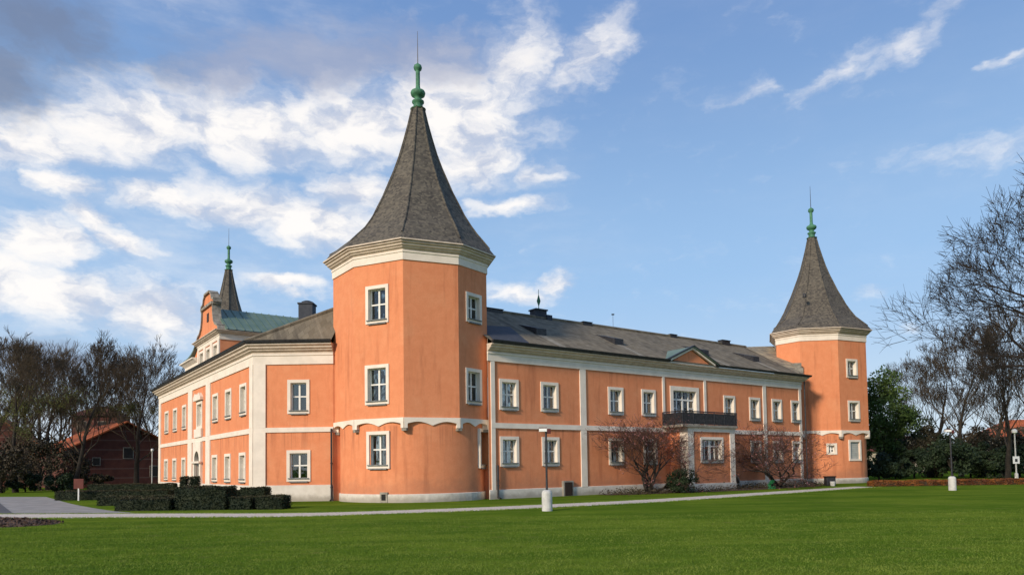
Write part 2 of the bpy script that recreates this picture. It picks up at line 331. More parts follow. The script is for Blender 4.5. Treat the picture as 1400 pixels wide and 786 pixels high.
def sweep(mb, path, prof, closed=False, caps=True):
    """profile of (outward, z) carried along a plan polyline, outward = right of travel, mitred"""
    pts = [Vector(p) for p in path]; n = len(pts); nor = []
    for i in range(n if closed else n-1):
        d = (pts[(i+1) % n]-pts[i]).normalized(); nor.append(Vector((d.y, -d.x)))
    mit = []
    for i in range(n):
        if closed: a, b = nor[i-1], nor[i]
        else: a, b = nor[max(i-1, 0)], nor[min(i, n-2)]
        m = (a+b).normalized(); mit.append(m/max(m.dot(b), .3))
    i0 = len(mb.v); k = len(prof)
    for i in range(n):
        for o, z in prof: mb.v.append((pts[i].x+mit[i].x*o, pts[i].y+mit[i].y*o, z))
    for i in range(n if closed else n-1):
        j = (i+1) % n
        for q in range(k-1): mb.f.append((i0+i*k+q, i0+j*k+q, i0+j*k+q+1, i0+i*k+q+1))
        mb.f.append((i0+i*k+k-1, i0+j*k+k-1, i0+j*k, i0+i*k))
    if caps and not closed:
        mb.f.append(tuple(i0+q for q in range(k))); mb.f.append(tuple(i0+(n-1)*k+q for q in reversed(range(k))))

# ------------------------------------------------------------------ ground
mb = MB(); g = 3000; nx = 24
for i in range(nx):
    for j in range(nx):
        a, b = -g+2*g*i/nx, -g+2*g*(i+1)/nx; c, d = -g+2*g*j/nx, -g+2*g*(j+1)/nx
        mb.quad((a, c, 0), (b, c, 0), (b, d, 0), (a, d, 0))
tag(mb.build('lawn', M['lawn'], fix=False), kind='structure')
def smooth_line(pts, n=6):
    out = []
    P = [Vector(p) for p in pts]
    for i in range(len(P)-1):
        p0, p1, p2, p3 = P[max(i-1, 0)], P[i], P[i+1], P[min(i+2, len(P)-1)]
        for k in range(n):
            t = k/n; out.append(.5*((2*p1)+(-p0+p2)*t+(2*p0-5*p1+4*p2-p3)*t*t+(-p0+3*p1-3*p2+p3)*t**3))
    out.append(P[-1]); return out
lo = smooth_line([(-34,31.2),(-27,29.2),(-19.8,27.7),(-13.8,26.9),(-8,26.1),(-4.2,27.0),(0,28.7),(6.6,32.6),(13.3,38.1),(20,43.9),(24.4,47.6)])
hi = smooth_line([(-34,33.0),(-27,31.0),(-19.8,29.9),(-13.7,28.9),(-8.5,28.0),(-4.6,28.9),(-.5,30.6),(6.0,34.4),(12.6,39.8),(19.2,45.4),(23.4,48.8)])
mb = MB()
for i in range(len(lo)-1):
    jig = lambda k, s: .05*math.sin(k*3.7+s)+.03*math.sin(k*9.1+s)
    a, b, c, d = [Vector(q) for q in (lo[i], lo[i+1], hi[i+1], hi[i])]; a.y -= .2; b.y -= .2; c.y += .15; d.y += .15
    mb.quad((a.x, a.y+jig(i,0), .008), (b.x, b.y+jig(i+1,0), .008), (c.x, c.y+jig(i+1,2), .008), (d.x, d.y+jig(i,2), .008))
tag(mb.build('path', M['gravel'], fix=False), kind='structure')
mb = MB(); ap = [(-13.7,28.9)]+[tuple(p) for p in smooth_line([(-15.5,29.6),(-18.3,32.3),(-23.5,38.4),(-29,45.5),(-33.9,51.9)], 4)]+[(-37.4,53.2),(-62,58),(-62,34),(-34,32.9),(-27,30.9),(-19.8,29.8)]
mb.quad(*[(x, y, .004) for x, y in ap]); tag(mb.build('forecourt', M['apron'], fix=False), kind='structure')
mb = MB(); mb.quad(*[(x, y, .012) for x, y in ((-22.0,31.4),(-20.9,30.2),(-40,34.5),(-60,38),(-60,56),(-38.5,52.4),(-36.0,49.6))])
tag(mb.build('road', M['asphalt'], fix=False), kind='structure')

# ------------------------------------------------------------------ the chateau
dR = Vector((math.cos(TH), math.sin(TH))); nR = Vector((math.sin(TH), -math.cos(TH)))
dL = Vector((-math.sin(TH), math.cos(TH))); nL = Vector((-math.cos(TH), -math.sin(TH)))
PR = Vector((-.824, 37.842)); PL = Vector((-14.036, 38.7))
FR = frame(PR, dR, nR); FL = frame(PL, dL, nL)
dC = Vector((math.cos(R(-.8)), math.sin(R(-.8)))); nC = Vector((dC.y, -dC.x)); FC = frame(PL, dC, nC)
CH = empty('chateau', (-5.45, 39, 0))
tag(CH, 'long orange two storey chateau with cream trim, grey roofs and slate spired corner towers', 'chateau')
CHP = MB  # parts are built in world space and parented with the inverse of the empty's place
def part(mb, name, mat, parent=None, **k):
    o = mb.build(name, mat, None, **k); par = parent or CH
    bpy.context.view_layer.update() if False else None
    o.parent = par
    if par is CH: o.matrix_parent_inverse = Matrix.Translation(Vector((5.45, -39, 0)))
    return o
def window(F, s0, s1, z0, z1, style='cross', bord=.17, depth=.20, curtain=None, hole=None, parent=None, sill=True, ring_back=-.02, proud=.05, cat='window'):
    """surround with its jambs; sashes, panes, sill and curtains are its children"""
    a, b, c, d = s0+bord, s1-bord, z0+bord*.85, z1-bord
    m = MB()
    m.fbox(F, s0, a, ring_back, proud, z0, z1); m.fbox(F, b, s1, ring_back, proud, z0, z1)
    m.fbox(F, a, b, ring_back, proud, d, z1); m.fbox(F, a, b, ring_back, proud, z0, c)
    t = .03
    m.fbox(F, a-t, a, -depth-.08, ring_back, c-t, d+t); m.fbox(F, b, b+t, -depth-.08, ring_back, c-t, d+t)
    m.fbox(F, a, b, -depth-.08, ring_back, d, d+t); m.fbox(F, a, b, -depth-.08, ring_back, c-t, c)
    w = part(m, cat, M['trim'], parent)
    f = .055; m = MB(); y0, y1 = -depth-.05, -depth+.02
    m.fbox(F, a, a+f, y0, y1, c, d); m.fbox(F, b-f, b, y0, y1, c, d); m.fbox(F, a+f, b-f, y0, y1, c, c+f); m.fbox(F, a+f, b-f, y0, y1, d-f, d)
    mid = (a+b)/2
    if style == 'cross':
        zt = c+(d-c)*.52; m.fbox(F, mid-.045, mid+.045, y0, y1+.01, c+f, d-f); m.fbox(F, a+f, mid-.045, y0, y1+.006, zt-.035, zt+.035); m.fbox(F, mid+.045, b-f, y0, y1+.006, zt-.035, zt+.035)
    elif style == 'double':
        zt = c+(d-c)*.68; m.fbox(F, mid-.10, mid+.10, y0, y1+.01, c+f, d-f)
        for u, v in ((a+f, mid-.10), (mid+.10, b-f)):
            m.fbox(F, u, v, y0, y1+.006, zt-.03, zt+.03); k = (u+v)/2; m.fbox(F, k-.03, k+.03, y0, y1+.003, c+f, zt-.03); m.fbox(F, k-.03, k+.03, y0, y1+.003, zt+.03, d-f)
    elif style == 'french':
        zt = c+(d-c)*.72; q = (b-a)*.24; m.fbox(F, a+f, b-f, y0, y1+.01, zt-.05, zt+.05)
        for u in (a+q, b-q): m.fbox(F, u-.05, u+.05, y0, y1+.004, c+f, zt-.05)
        m.fbox(F, mid-.06, mid+.06, y0, y1+.007, c+f, zt-.05)
        for u in (a+q, mid, b-q): m.fbox(F, u-.03, u+.03, y0, y1+.002, zt+.05, d-f)
        m.fbox(F, a+f, a+q-.05, y0, y1+.001, c+.9, c+.95); m.fbox(F, b-q+.05, b-f, y0, y1+.001, c+.9, c+.95)
    if style != 'blank':
        sa = part(m, 'sash', M['white'], None); sa.parent = w; sa.matrix_parent_inverse = Matrix.Identity(4)
        m = MB(); m.fbox(F, a+.02, b-.02, -depth-.035, -depth-.030, c+.02, d-.02); p = part(m, 'pane', M['glass'], None); p.parent = w; p.matrix_parent_inverse = Matrix.Identity(4)
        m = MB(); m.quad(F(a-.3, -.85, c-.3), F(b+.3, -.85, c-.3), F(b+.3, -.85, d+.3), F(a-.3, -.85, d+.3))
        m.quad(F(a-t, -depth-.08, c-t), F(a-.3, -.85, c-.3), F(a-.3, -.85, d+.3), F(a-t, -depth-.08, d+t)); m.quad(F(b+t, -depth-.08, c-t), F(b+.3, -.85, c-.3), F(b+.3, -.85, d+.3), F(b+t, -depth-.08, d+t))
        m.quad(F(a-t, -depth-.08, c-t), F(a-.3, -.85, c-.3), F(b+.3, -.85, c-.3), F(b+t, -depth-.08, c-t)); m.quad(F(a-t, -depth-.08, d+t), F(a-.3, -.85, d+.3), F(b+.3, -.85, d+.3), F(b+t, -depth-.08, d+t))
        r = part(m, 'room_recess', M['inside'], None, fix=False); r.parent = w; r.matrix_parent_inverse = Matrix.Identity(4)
        cu = curtain if curtain is not None else random.choice(('sides', 'sides', 'left', 'right', 'low', 'none', 'full'))
        if cu != 'none':
            m = MB()
            def cloth(u0, u1, w0, w1):
                k = max(4, int((u1-u0)/.06))
                for i in range(k):
                    p0, p1 = u0+(u1-u0)*i/k, u0+(u1-u0)*(i+1)/k; e0, e1 = -depth-.16+.03*(i % 2), -depth-.16+.03*((i+1) % 2)
                    m.quad(F(p0, e0, w0), F(p1, e1, w0), F(p1, e1, w1), F(p0, e0, w1))
            W_ = b-a
            if cu in ('sides', 'left'): cloth(a, a+W_*.24, c, d)
            if cu in ('sides', 'right'): cloth(b-W_*.26, b, c, d)
            if cu == 'low': cloth(a, b, c, c+(d-c)*.48)
            if cu == 'full': cloth(a, b, c+.02, d)
            q = part(m, 'curtain', M['curtain'], None, fix=False); q.parent = w; q.matrix_parent_inverse = Matrix.Identity(4)
    else:
        m = MB(); m.fbox(F, a, b, -.12, -.08, c, d)
        for i in range(9): z = c+(d-c)*(i+.5)/9; m.fbox(F, a+.02, b-.02, -.08, -.065, z-.05, z+.05)
        q = part(m, 'blind', M['shutter'], None); q.parent = w; q.matrix_parent_inverse = Matrix.Identity(4)
    if sill:
        m = MB(); m.fbox(F, a-.08, b+.08, -depth+.03, proud+.07, c-.002, c+.05); m.fbox(F, a-.02, b+.02, proud+.002, proud+.05, z0-.05, z0+.02)
        q = part(m, 'sill', M['sill'], None); q.parent = w; q.matrix_parent_inverse = Matrix.Identity(4)
    return w
def hole_of(s0, s1, z0, z1, bord=.17): return (s0+bord-.02, s1-bord+.02, z0+bord*.85-.02, z1-bord+.02)

# --- right wing
RW = []   # (s0,s1,z0,z1,style,curtain)
for s0, cu in ((.20,'right'),(3.02,'right'),(8.17,'sides'),(11.03,'none'),(19.1,'right'),(22.0,'right'),(24.7,'sides'),(27.15,'left')): RW.append((s0, s0+1.28, 4.75, 6.42, 'cross', cu))
for s0, cu in ((.20,'sides'),(3.05,'right'),(8.15,'none'),(11.1,'low'),(22.0,'full'),(24.7,'none'),(27.15,'low')): RW.append((s0, s0+1.25, 1.72, 3.33, 'cross', cu))
big = (13.68, 16.5, 4.22, 6.78)
mb = MB(); hs = [hole_of(*w[:4]) for w in RW]+[hole_of(*big, .28)]
panel(mb, FR, -.5, 28.55, .0, 8.2, hs); mb.quad(FR(28.55, 0, 0), FR(28.55, -3, 0), FR(28.55, -3, 8), FR(28.55, 0, 8))
part(mb, 'right_wing_wall', M['plaster'], fix=False)
for w in RW: window(FR, *w[:4], w[4], curtain=w[5])
window(FR, *big, 'french', bord=.28, curtain='sides', sill=False, cat='balcony_door')
mb = MB(); mb.quad(FR(-.5,0,0), (-1.27,38.3,0), (-1.27,38.3,8.6), FR(-.5,0,8.6)); part(mb, 'corner_strip', M['trim'], fix=False)
mb = MB()  # string course, pilasters
mb.fbox(FR, -.35, 13.6, -.02, .07, 3.76, 4.04); mb.fbox(FR, 18.25, 28.55, -.02, .07, 3.76, 4.04)
part(mb, 'string_course', M['trim'])
for s0, s1 in ((-.35,-.10),(5.93,6.38),(12.95,13.15),(17.02,17.25),(23.62,24.0),(28.2,28.5)):
    mb = MB()
    z0 = .5 if s0 not in (12.95, 17.02) else 4.25
    if z0 > 4: mb.fbox(FR, s0, s1, -.02, .06, 4.2, 7.4)
    else: mb.fbox(FR, s0, s1, -.02, .06, .45, 3.76); mb.fbox(FR, s0, s1, -.02, .06, 4.04, 7.4)
    part(mb, 'pilaster', M['trim'])
CORN = [(0,0),(.07,0),(.07,.40),(.12,.43),(.12,.52),(.09,.53),(.09,.58),(.24,.66),(.24,.70),(.36,.76),(.38,.84),(.50,.90),(.50,.97),(0,.99)]
FRZ = CORN[:5]+[(0,.52)]; MLD = [(0,.52)]+CORN[5:]
def cornice(path, z0, hs=1., closed=False, gutter=True, rel=1., gpaths=None):
    m = MB(); sweep(m, path, [(o*rel, z0+z*hs) for o, z in FRZ], closed); part(m, 'frieze', M['trim'])
    m = MB(); sweep(m, path, [(o*rel, z0+z*hs) for o, z in MLD], closed); part(m, 'cornice', M['moulding'])
    if gutter:
        for gp in (gpaths or [path]):
            m = MB(); zt = z0+.99*hs; sweep(m, gp, [(.46*rel, zt+.003), (.60*rel, zt+.003), (.66*rel, zt+.14), (.44*rel, zt+.14)], closed); part(m, 'gutter', M['darkmetal'])
cornice([FR(-.55,0,0)[:2], FR(28.5,0,0)[:2], FR(28.5,-2.2,0)[:2]], 7.32, .92, gpaths=[[FR(-.55,0,0)[:2], FR(13.15,0,0)[:2]], [FR(17.65,0,0)[:2], FR(28.5,0,0)[:2], FR(28.5,-2.2,0)[:2]]])
mb = MB(); sweep(mb, [FR(-.5,0,0)[:2], FR(13.62,0,0)[:2]], [(0,-.05),(.06,-.05),(.06,.48),(0,.5)]); sweep(mb, [FR(18.2,0,0)[:2], FR(28.55,0,0)[:2]], [(0,-.05),(.06,-.05),(.06,.48),(0,.5)])
part(mb, 'plinth', M['plinth'])
# pediment above the balcony door
mb = MB(); mb.prism(FR, [(13.3,8.23),(17.5,8.23),(15.4,9.18)], -1.2, .40); part(mb, 'pediment', M['plaster'])
mb = MB()
for (a, za), (b, zb) in (((13.1,8.20),(15.4,9.16)), ((17.7,8.20),(15.4,9.16))):
    mb.prism(FR, [(a,za+.04),(b,zb+.06),(b,zb+.18),(a,za+.16)] , .40, .56); 
mb.fbox(FR, 13.25, 17.55, .36, .50, 8.17, 8.27); part(mb, 'pediment_trim', M['trim'])
mb = MB()
for (a, za), (b, zb) in (((12.9,8.28),(15.4,9.34)), ((17.9,8.28),(15.4,9.34))): mb.prism(FR, [(a,za+.05),(b,zb),(b,zb+.06),(a,za+.10)], -2.2, .66)
part(mb, 'pediment_roof', M['copper_roof'])
mb = MB()
for (a, za), (b, zb) in (((12.8,8.33),(15.4,9.41)), ((18.0,8.33),(15.4,9.41))): mb.prism(FR, [(a,za),(b,zb),(b,zb+.06),(a,za+.05)], .50, .70)
part(mb, 'verge', M['darkmetal'])
# bay with the balcony
B0, B1, BP = 13.6, 18.2, 1.45
FB = frame(PR+nR*BP, dR, nR); FBs = frame(PR+dR*B0, nR, -dR)
bw = (14.75, 17.05, 1.78, 3.43)
mb = MB(); panel(mb, FB, B0, B1, 0, 4.0, [hole_of(*bw)]); panel(mb, FBs, 0, BP, 0, 4.0, []); mb.quad(FR(B1,0,0), FR(B1,BP,0), FR(B1,BP,4), FR(B1,0,4)); part(mb, 'bay_wall', M['plaster'], fix=False)
window(FB, *bw, 'double', curtain='sides')
for q in (0, 1):
    mb = MB()
    if q == 0: mb.fbox(FR, B0-.05, B0+.5, BP-.02, BP+.05, .4, 3.75); mb.fbox(FR, B0-.05, B0, BP-.6, BP-.02, .4, 3.75)
    else: mb.fbox(FR, B1-.45, B1+.05, BP-.02, BP+.05, .4, 3.75); mb.fbox(FR, B1, B1+.05, BP-.5, BP-.02, .4, 3.75)
    part(mb, 'pilaster', M['trim'])
mb = MB(); sweep(mb, [FR(B0,0,0)[:2], FR(B0,BP,0)[:2], FR(B1,BP,0)[:2], FR(B1,0,0)[:2]], [(0,0),(.08,0),(.08,.45),(0,.47)]); part(mb, 'plinth', M['plinth'])
mb = MB(); sweep(mb, [FR(B0,0,0)[:2], FR(B0,BP,0)[:2], FR(B1,BP,0)[:2], FR(B1,0,0)[:2]], [(0,3.75),(.08,3.75),(.08,3.95),(.18,4.02),(0,4.02)]); part(mb, 'bay_cornice', M['trim'])
mb = MB(); mb.fbox(FR, B0-.75, B1+.15, 0, BP+.25, 4.03, 4.17); bal = part(mb, 'balcony', M['stone'])
mb = MB(); ra0, ra1, rb = B0-.7, B1+.1, BP+.2
def rail(m, p, q, z, r): m.tube(p+(z,), q+(z,), r, r, 6)
cs = [FR(ra0,.05,0)[:2], FR(ra0,rb,0)[:2], FR(ra1,rb,0)[:2], FR(ra1,.05,0)[:2]]
for p, q in zip(cs, cs[1:]):
    L = (Vector(q)-Vector(p)).length; k = int(L/.085)
    for z, r in ((4.24,.022),(4.62,.014),(5.02,.030),(4.9,.012)): rail(mb, p, q, z, r)
    for i in range(k+1):
        t = i/k; x, y = p[0]+(q[0]-p[0])*t, p[1]+(q[1]-p[1])*t; rr = .030 if i % 12 == 0 else .016
        mb.tube((x,y,4.17), (x,y,5.02), rr, rr, 4, False)
        if i % 2 == 0 and i < k:
            mb.tube((x,y,4.26), (p[0]+(q[0]-p[0])*(i+1)/k, p[1]+(q[1]-p[1])*(i+1)/k, 4.60), .012, .012, 4, False)
r_ = part(mb, 'railing', M['darkmetal'], bal); r_.matrix_parent_inverse = Matrix.Identity(4)
mb = MB()
for p, q in ((cs[0], cs[1]), (cs[1], cs[2])):
    P_, Q_ = Vector(p), Vector(q); Fq = seg_frame(P_, Q_); mb.fbox(Fq, .02, Fq.L-.02, -.045, -.035, 4.24, 4.92)
r_ = part(mb, 'railing_screen', M['darkmetal'], bal); r_.matrix_parent_inverse = Matrix.Identity(4)
# cellar door, cellar arch, meter box
mb = MB(); mb.fbox(FR, 4.45, 5.2, -.02, .16, .0, .86); d = part(mb, 'cellar_door_frame', M['stone'])
mb = MB(); mb.fbox(FR, 4.55, 5.1, .16, .18, .02, .78); q = part(mb, 'cellar_door', M['wood'], d); q.matrix_parent_inverse = Matrix.Identity(4)
mb = MB(); mb.prism(FR, [(19.6+.95*math.cos(t), .32+.75*math.sin(t)) for t in [math.pi*i/14 for i in range(15)]], -.02, .14); d = part(mb, 'cellar_arch', M['stone'])
mb = MB(); mb.prism(FR, [(19.6+.82*math.cos(t), .34+.64*math.sin(t)) for t in [math.pi*i/14 for i in range(15)]], .141, .16); q = part(mb, 'cellar_hatch', M['wood'], d); q.matrix_parent_inverse = Matrix.Identity(4)
mb = MB(); mb.fbox(FR, 24.5, 28.5, .02, .7, .0, .42); part(mb, 'low_brick_ledge', M['stone'])
# --- left wing
LW = []
for s0, s1, cu in ((1.32,2.67,'full'),(4.45,5.85,'full'),(7.55,8.95,'full'),(16.72,18.1,'low'),(19.95,21.45,'full'),(23.25,24.8,'sides')): LW.append((s0, s1, 4.82, 6.63, 'cross', cu)); LW.append((s0+.12, s1+.1, 1.04, 2.73, 'cross', cu))
mb = MB(); hs = [hole_of(*w[:4]) for w in LW]+[(11.95,13.25,4.75,6.35),(12.05,13.5,0,3.2)]
panel(mb, FL, 0, 27.2, 0, 8.4, hs); mb.quad(FL(27.2,0,0), FL(27.2,-12,0), FL(27.2,-12,8), FL(27.2,0,8)); part(mb, 'left_wing_wall', M['plaster'], fix=False)
for w in LW: window(FL, *w[:4], w[4], curtain=w[5])
window(FL, 11.75, 13.45, 4.62, 6.5, 'french', bord=.2, curtain='full', sill=False)
mb = MB(); mb.fbox(FL, .0, 27.2, -.02, .07, 3.72, 4.0); part(mb, 'string_course', M['trim'])
for s0, s1 in ((.0,.62),(9.45,10.6),(14.65,15.95),(26.4,27.2)):
    mb = MB(); mb.fbox(FL, s0, s1, -.02, .08, .8, 3.72); mb.fbox(FL, s0, s1, -.02, .08, 4.0, 7.45); part(mb, 'pilaster', M['trim'])
cornice([FL(27.2,-1,0)[:2], FL(27.2,0,0)[:2], FL(0,0,0)[:2], FC(4.36,0,0)[:2]], 7.44, 1.13)
mb = MB(); sweep(mb, [FL(27.2,0,0)[:2], FL(0,0,0)[:2], FC(4.34,0,0)[:2]], [(0,-.05),(.07,-.05),(.07,.86),(0,.88)]); part(mb, 'plinth', M['plinth'])
# portal
mb = MB(); arch = [(12.78+.73*math.cos(t), 2.35+.73*math.sin(t)) for t in [math.pi*i/12 for i in range(13)]]
mb.prism(FL, [(13.9,.0),(13.9,3.7),(11.65,3.7),(11.65,.0),(12.05,0)]+arch[::-1]+[(13.51,0)], -.3, .16); mb.fbox(FL, 11.5, 14.05, .16, .30, 2.25, 2.38)
mb.fbox(FL, 11.6, 13.7, .02, .15, 3.72+.3, 4.6); pt = part(mb, 'portal', M['trim'])
mb = MB(); mb.fbox(FL, 12.0, 13.55, -.28, -.2, 0, 3.1); 
for z in (.5,1.3,2.1): mb.fbox(FL, 12.2, 12.65, -.2, -.17, z, z+.6); mb.fbox(FL, 12.9, 13.35, -.2, -.17, z, z+.6)
q = part(mb, 'door', M['wood'], pt); q.matrix_parent_inverse = Matrix.Identity(4)
mb = MB(); mb.prism(FL, [(11.6,6.55),(13.7,6.55),(13.7,6.75),(13.2,7.05),(12.9,6.95),(12.4,6.95),(12.1,7.05),(11.6,6.75)], .0, .22); part(mb, 'window_pediment', M['trim'])
# chamfered front
CW = [(1.84,3.05,4.74,6.60,'none'),(1.80,3.10,1.07,2.77,'none')]
mb = MB(); panel(mb, FC, 0, 4.36, 0, 8.4, [hole_of(*w[:4]) for w in CW]); part(mb, 'front_wall', M['plaster'], fix=False)
for w in CW: window(FC, *w[:4], 'cross', curtain='left' if w[2] > 4 else 'sides')
mb = MB(); mb.fbox(FC, 0, 4.34, -.02, .07, 3.74, 4.0); part(mb, 'string_course', M['trim'])
mb = MB(); mb.fbox(FC, 0.0, .66, -.02, .08, .8, 3.74); mb.fbox(FC, 0.0, .66, -.02, .08, 4.0, 7.45); part(mb, 'pilaster', M['trim'])

# --- roofs of the wings
KZ = 11.6
mb = MB()
ridgeR0 = FR(-6, -6, KZ); ridgeR1 = FR(37, -6, 11.6); eaR0 = FR(-.62, .55, 8.30); eaR1 = FR(28.9, .55, 8.30); kneeR = FR(30.2, -6, 11.56)
mb.quad(eaR0, eaR1, kneeR, (-7.73, 40.23, KZ), FR(-.5, -.6, 8.88)); mb.quad(kneeR, (-7.73, 40.23, KZ), FR(-4, -12.5, 8.3), FR(30, -12.5, 8.3))
mb.quad(eaR1, kneeR, FR(33, -4, 8.3))
part(mb, 'right_wing_roof', M['roof'], fix=False)
mb = MB(); mb.quad(FR(28.0,.30,8.44), FR(30.0,-6,11.60), FR(36.8,-6.3,12.35), FR(29.6,-.7,8.9))
mb.quad(FR(30.0,-6,11.60), FR(36.8,-6.3,12.35), FR(36.8,-9,11), FR(30,-9,10.2)); part(mb, 'tower_side_roof', M['lichen'], fix=False)
K = Vector((-7.73, 40.23, KZ))
mb = MB(); e0 = Vector(FL(0,0,8.66)); cor = Vector((PL.x-.33, PL.y-.45, 8.68))
endL = FL(27.3, .55, 8.68); rL = FL(21.5, -6.2, KZ)
mb.quad(cor, (-9.70, 38.22, 8.68), (-9.45, 38.9, 9.65), K) ; mb.quad(cor, K, rL, endL); mb.quad(endL, rL, FL(27.3,-12.4,8.68)); mb.quad(K, rL, FL(27.3,-12.4,8.68), FL(6,-12.4,8.68))
part(mb, 'left_wing_roof', M['roof'], fix=False)
mb = MB(); mb.tube(cor, K, .11, .11, 6); mb.tube(FR(-3,-6,KZ+.03), FR(30.2,-6,KZ+.0), .12, .12, 6); part(mb, 'ridge_tiles', M['roof'])
SL = (11.56-8.30)/6.55
def rz(n): return 8.30+(.55-n)*SL
mb = MB(); mb.solid([FR(-.45,.5,rz(.5)+.03), FR(2.0,.5,rz(.5)+.03), FR(2.95,-2.7,rz(-2.7)+.03), FR(.4,-2.2,rz(-2.2)+.03)], [(0,1,2,3)]); part(mb, 'slate_patch', M['newslate'], fix=False)
for s0 in (4.15, 10.55, 19.1, 25.1):
    mb = MB(); w = .75
    mb.solid([FR(s0,-3.6,rz(-3.6)+.02), FR(s0+w,-3.6,rz(-3.6)+.02), FR(s0,-1.7,rz(-1.7)-.02), FR(s0+w,-1.7,rz(-1.7)-.02), FR(s0,-1.7,rz(-1.7)+.42), FR(s0+w,-1.7,rz(-1.7)+.42)], [(0,1,5,4),(0,4,2),(1,3,5),(2,4,5,3),(0,2,3,1)])
    h = part(mb, 'roof_hatch', M['darkmetal'])
    mb = MB(); mb.solid([FR(s0+.02,-1.66,rz(-1.66)+.03), FR(s0+w-.08,-1.66,rz(-1.66)+.03), FR(s0+w-.15,.35,rz(.35)+.03), FR(s0+.05,.35,rz(.35)+.03)], [(0,1,2,3)]); part(mb, 'wash_strip', M['strip'], h, fix=False).matrix_parent_inverse = Matrix.Identity(4)
# chimney, ridge vents, antenna, lightning rod
mb = MB(); mb.fbox(FR, 7.45, 8.35, -6.6, -5.9, 11.2, 12.12); mb.fbox(FR, 7.38, 8.42, -6.67, -5.83, 12.12, 12.2); mb.fbox(FR, 8.3, 8.75, -6.4, -5.8, 11.2, 11.85); ck = part(mb, 'chimney', M['newslate'])
mb = MB(); c = FR(7.95,-6.25,12.2); mb.tube(c, (c[0],c[1],13.6), .03, .015, 6); mb.lathe(c, [(.03,.3),(.10,.5),(.13,.62),(.08,.8),(.03,1.0)], 10); part(mb, 'finial', M['copper'], ck).matrix_parent_inverse = Matrix.Identity(4)
for s0, w, h in ((11.6,.8,.02),(20.6,.7,.02),(26.9,1.0,.16),(3.4,1.3,.02)):
    mb = MB(); mb.fbox(FR, s0, s0+w, -6.3, -5.85, 11.45, 11.72+h); mb.fbox(FR, s0-.05, s0+w+.05, -6.35, -5.8, 11.72+h, 11.76+h); part(mb, 'ridge_vent', M['darkmetal'])
mb = MB(); c = FR(14.6,-6,11.6); mb.tube(c, (c[0],c[1],12.6), .012, .012, 5); mb.tube((c[0]-.1,c[1],12.62),(c[0]+.1,c[1],12.62), .05, .05, 6); part(mb, 'roof_aerial', M['darkmetal'])
mb = MB(); mb.box((-14.4,48.0,11.2), (.95,0,0), (0,.9,0), (0,0,1.75)); mb.box((-14.46,47.94,12.95), (1.07,0,0), (0,1.02,0), (0,0,.1)); mb.lathe((-13.92,48.45,13.05), [(.42,0),(.40,.12),(.2,.2)], 10); part(mb, 'chimney', M['newslate'])
# --- downpipes
for F, s0, n0, za, zb in ((FC,4.27,.14,.1,3.9),(FR,28.75,.2,.1,8.2),(FR,-.02,.12,.1,1.8)):
    mb = MB(); p = F(s0,n0,za); mb.tube(p, F(s0,n0,zb), .055, .055, 8); mb.tube(F(s0,n0,za), F(s0,n0+.22,max(za-.08,.03)), .06, .06, 8)
    if zb > 8: mb.tube(F(s0,n0,zb), F(s0-.2,n0+.35,zb+.15), .06, .06, 8)
    for z in (za+.6, (za+zb)/2): mb.tube(F(s0,n0,z), F(s0,n0,z+.06), .075, .075, 8)
    part(mb, 'downpipe', M['darkmetal'])

# --- entrance gable pavilion with green roof
GI = -.5; FG = frame(PL+nL*GI, dL, nL); g0, g1 = 9.3, 15.4
gw = [(9.75,11.05),(11.7,13.0),(13.65,14.95)]
mb = MB(); panel(mb, FG, g0, g1, 7.6, 10.5, [hole_of(a,b,8.25,10.25) for a, b in gw])
mb.quad(FG(g0,0,7.6), FG(g0,-13,7.6), FG(g0,-13,10.5), FG(g0,0,10.5)); mb.quad(FG(g1,0,7.6), FG(g1,-13,7.6), FG(g1,-13,10.5), FG(g1,0,10.5))
part(mb, 'gable_wall', M['plaster'], fix=False)
for a, b in gw: window(FG, a, b, 8.25, 10.25, 'cross', curtain='full')
for a, b in ((9.3,9.7),(11.1,11.65),(13.05,13.6),(15.0,15.4)):
    mb = MB(); mb.fbox(FG, a, b, 0, .08, 8.0, 10.4); part(mb, 'pilaster', M['trim'])
cornice([FG(g1,-13,0)[:2], FG(g1,0,0)[:2], FG(g0,0,0)[:2], FG(g0,-13,0)[:2]], 10.35, .62, gutter=False, rel=.8)
mb = MB()  # curved gable
gc = (g0+g1)/2; half = [(3.0,10.98),(2.85,11.25),(2.2,11.45),(1.75,11.8),(1.55,12.3),(1.45,13.0),(1.75,13.08),(1.75,13.25),(1.2,13.35),(1.0,13.75),(.6,13.95)]
mb.prism(FG, [(gc+a, z) for a, z in half]+[(gc-a, z) for a, z in half[::-1]], -.35, .05); part(mb, 'gable', M['plaster'])
mb = MB()
for sgn in (1, -1):
    for (a, za), (b, zb) in zip(half, half[1:]):
        pa, pb = Vector((gc+sgn*a, za)), Vector((gc+sgn*b, zb)); dd = (pb-pa).normalized()*.0; nn = Vector((pb-pa)).orthogonal().normalized()*.12
        if nn.x*sgn < 0: nn = -nn
        mb.prism(FG, [tuple(pa), tuple(pb), tuple(pb+nn), tuple(pa+nn)], -.40, .16)
mb.fbox(FG, gc-1.5, gc+1.5, .05, .2, 13.0, 13.18); mb.fbox(FG, gc-.7, gc+.7, -.42, .2, 13.93, 14.06); part(mb, 'gable_coping', M['stone'])
mb = MB(); mb.fbox(FG, gc-.25, gc+.25, .05, .08, 12.0, 12.6); part(mb, 'gable_niche', M['wood'])
mb = MB()
mb.prism(FG, [(gc+3.05,7.6),(gc+3.05,10.9),(gc+3.4,10.5),(gc+4.1,10.15),(gc+4.9,9.95),(gc+5.2,9.75),(gc+7.1,9.6),(gc+7.1,7.6)], -.35, .0)
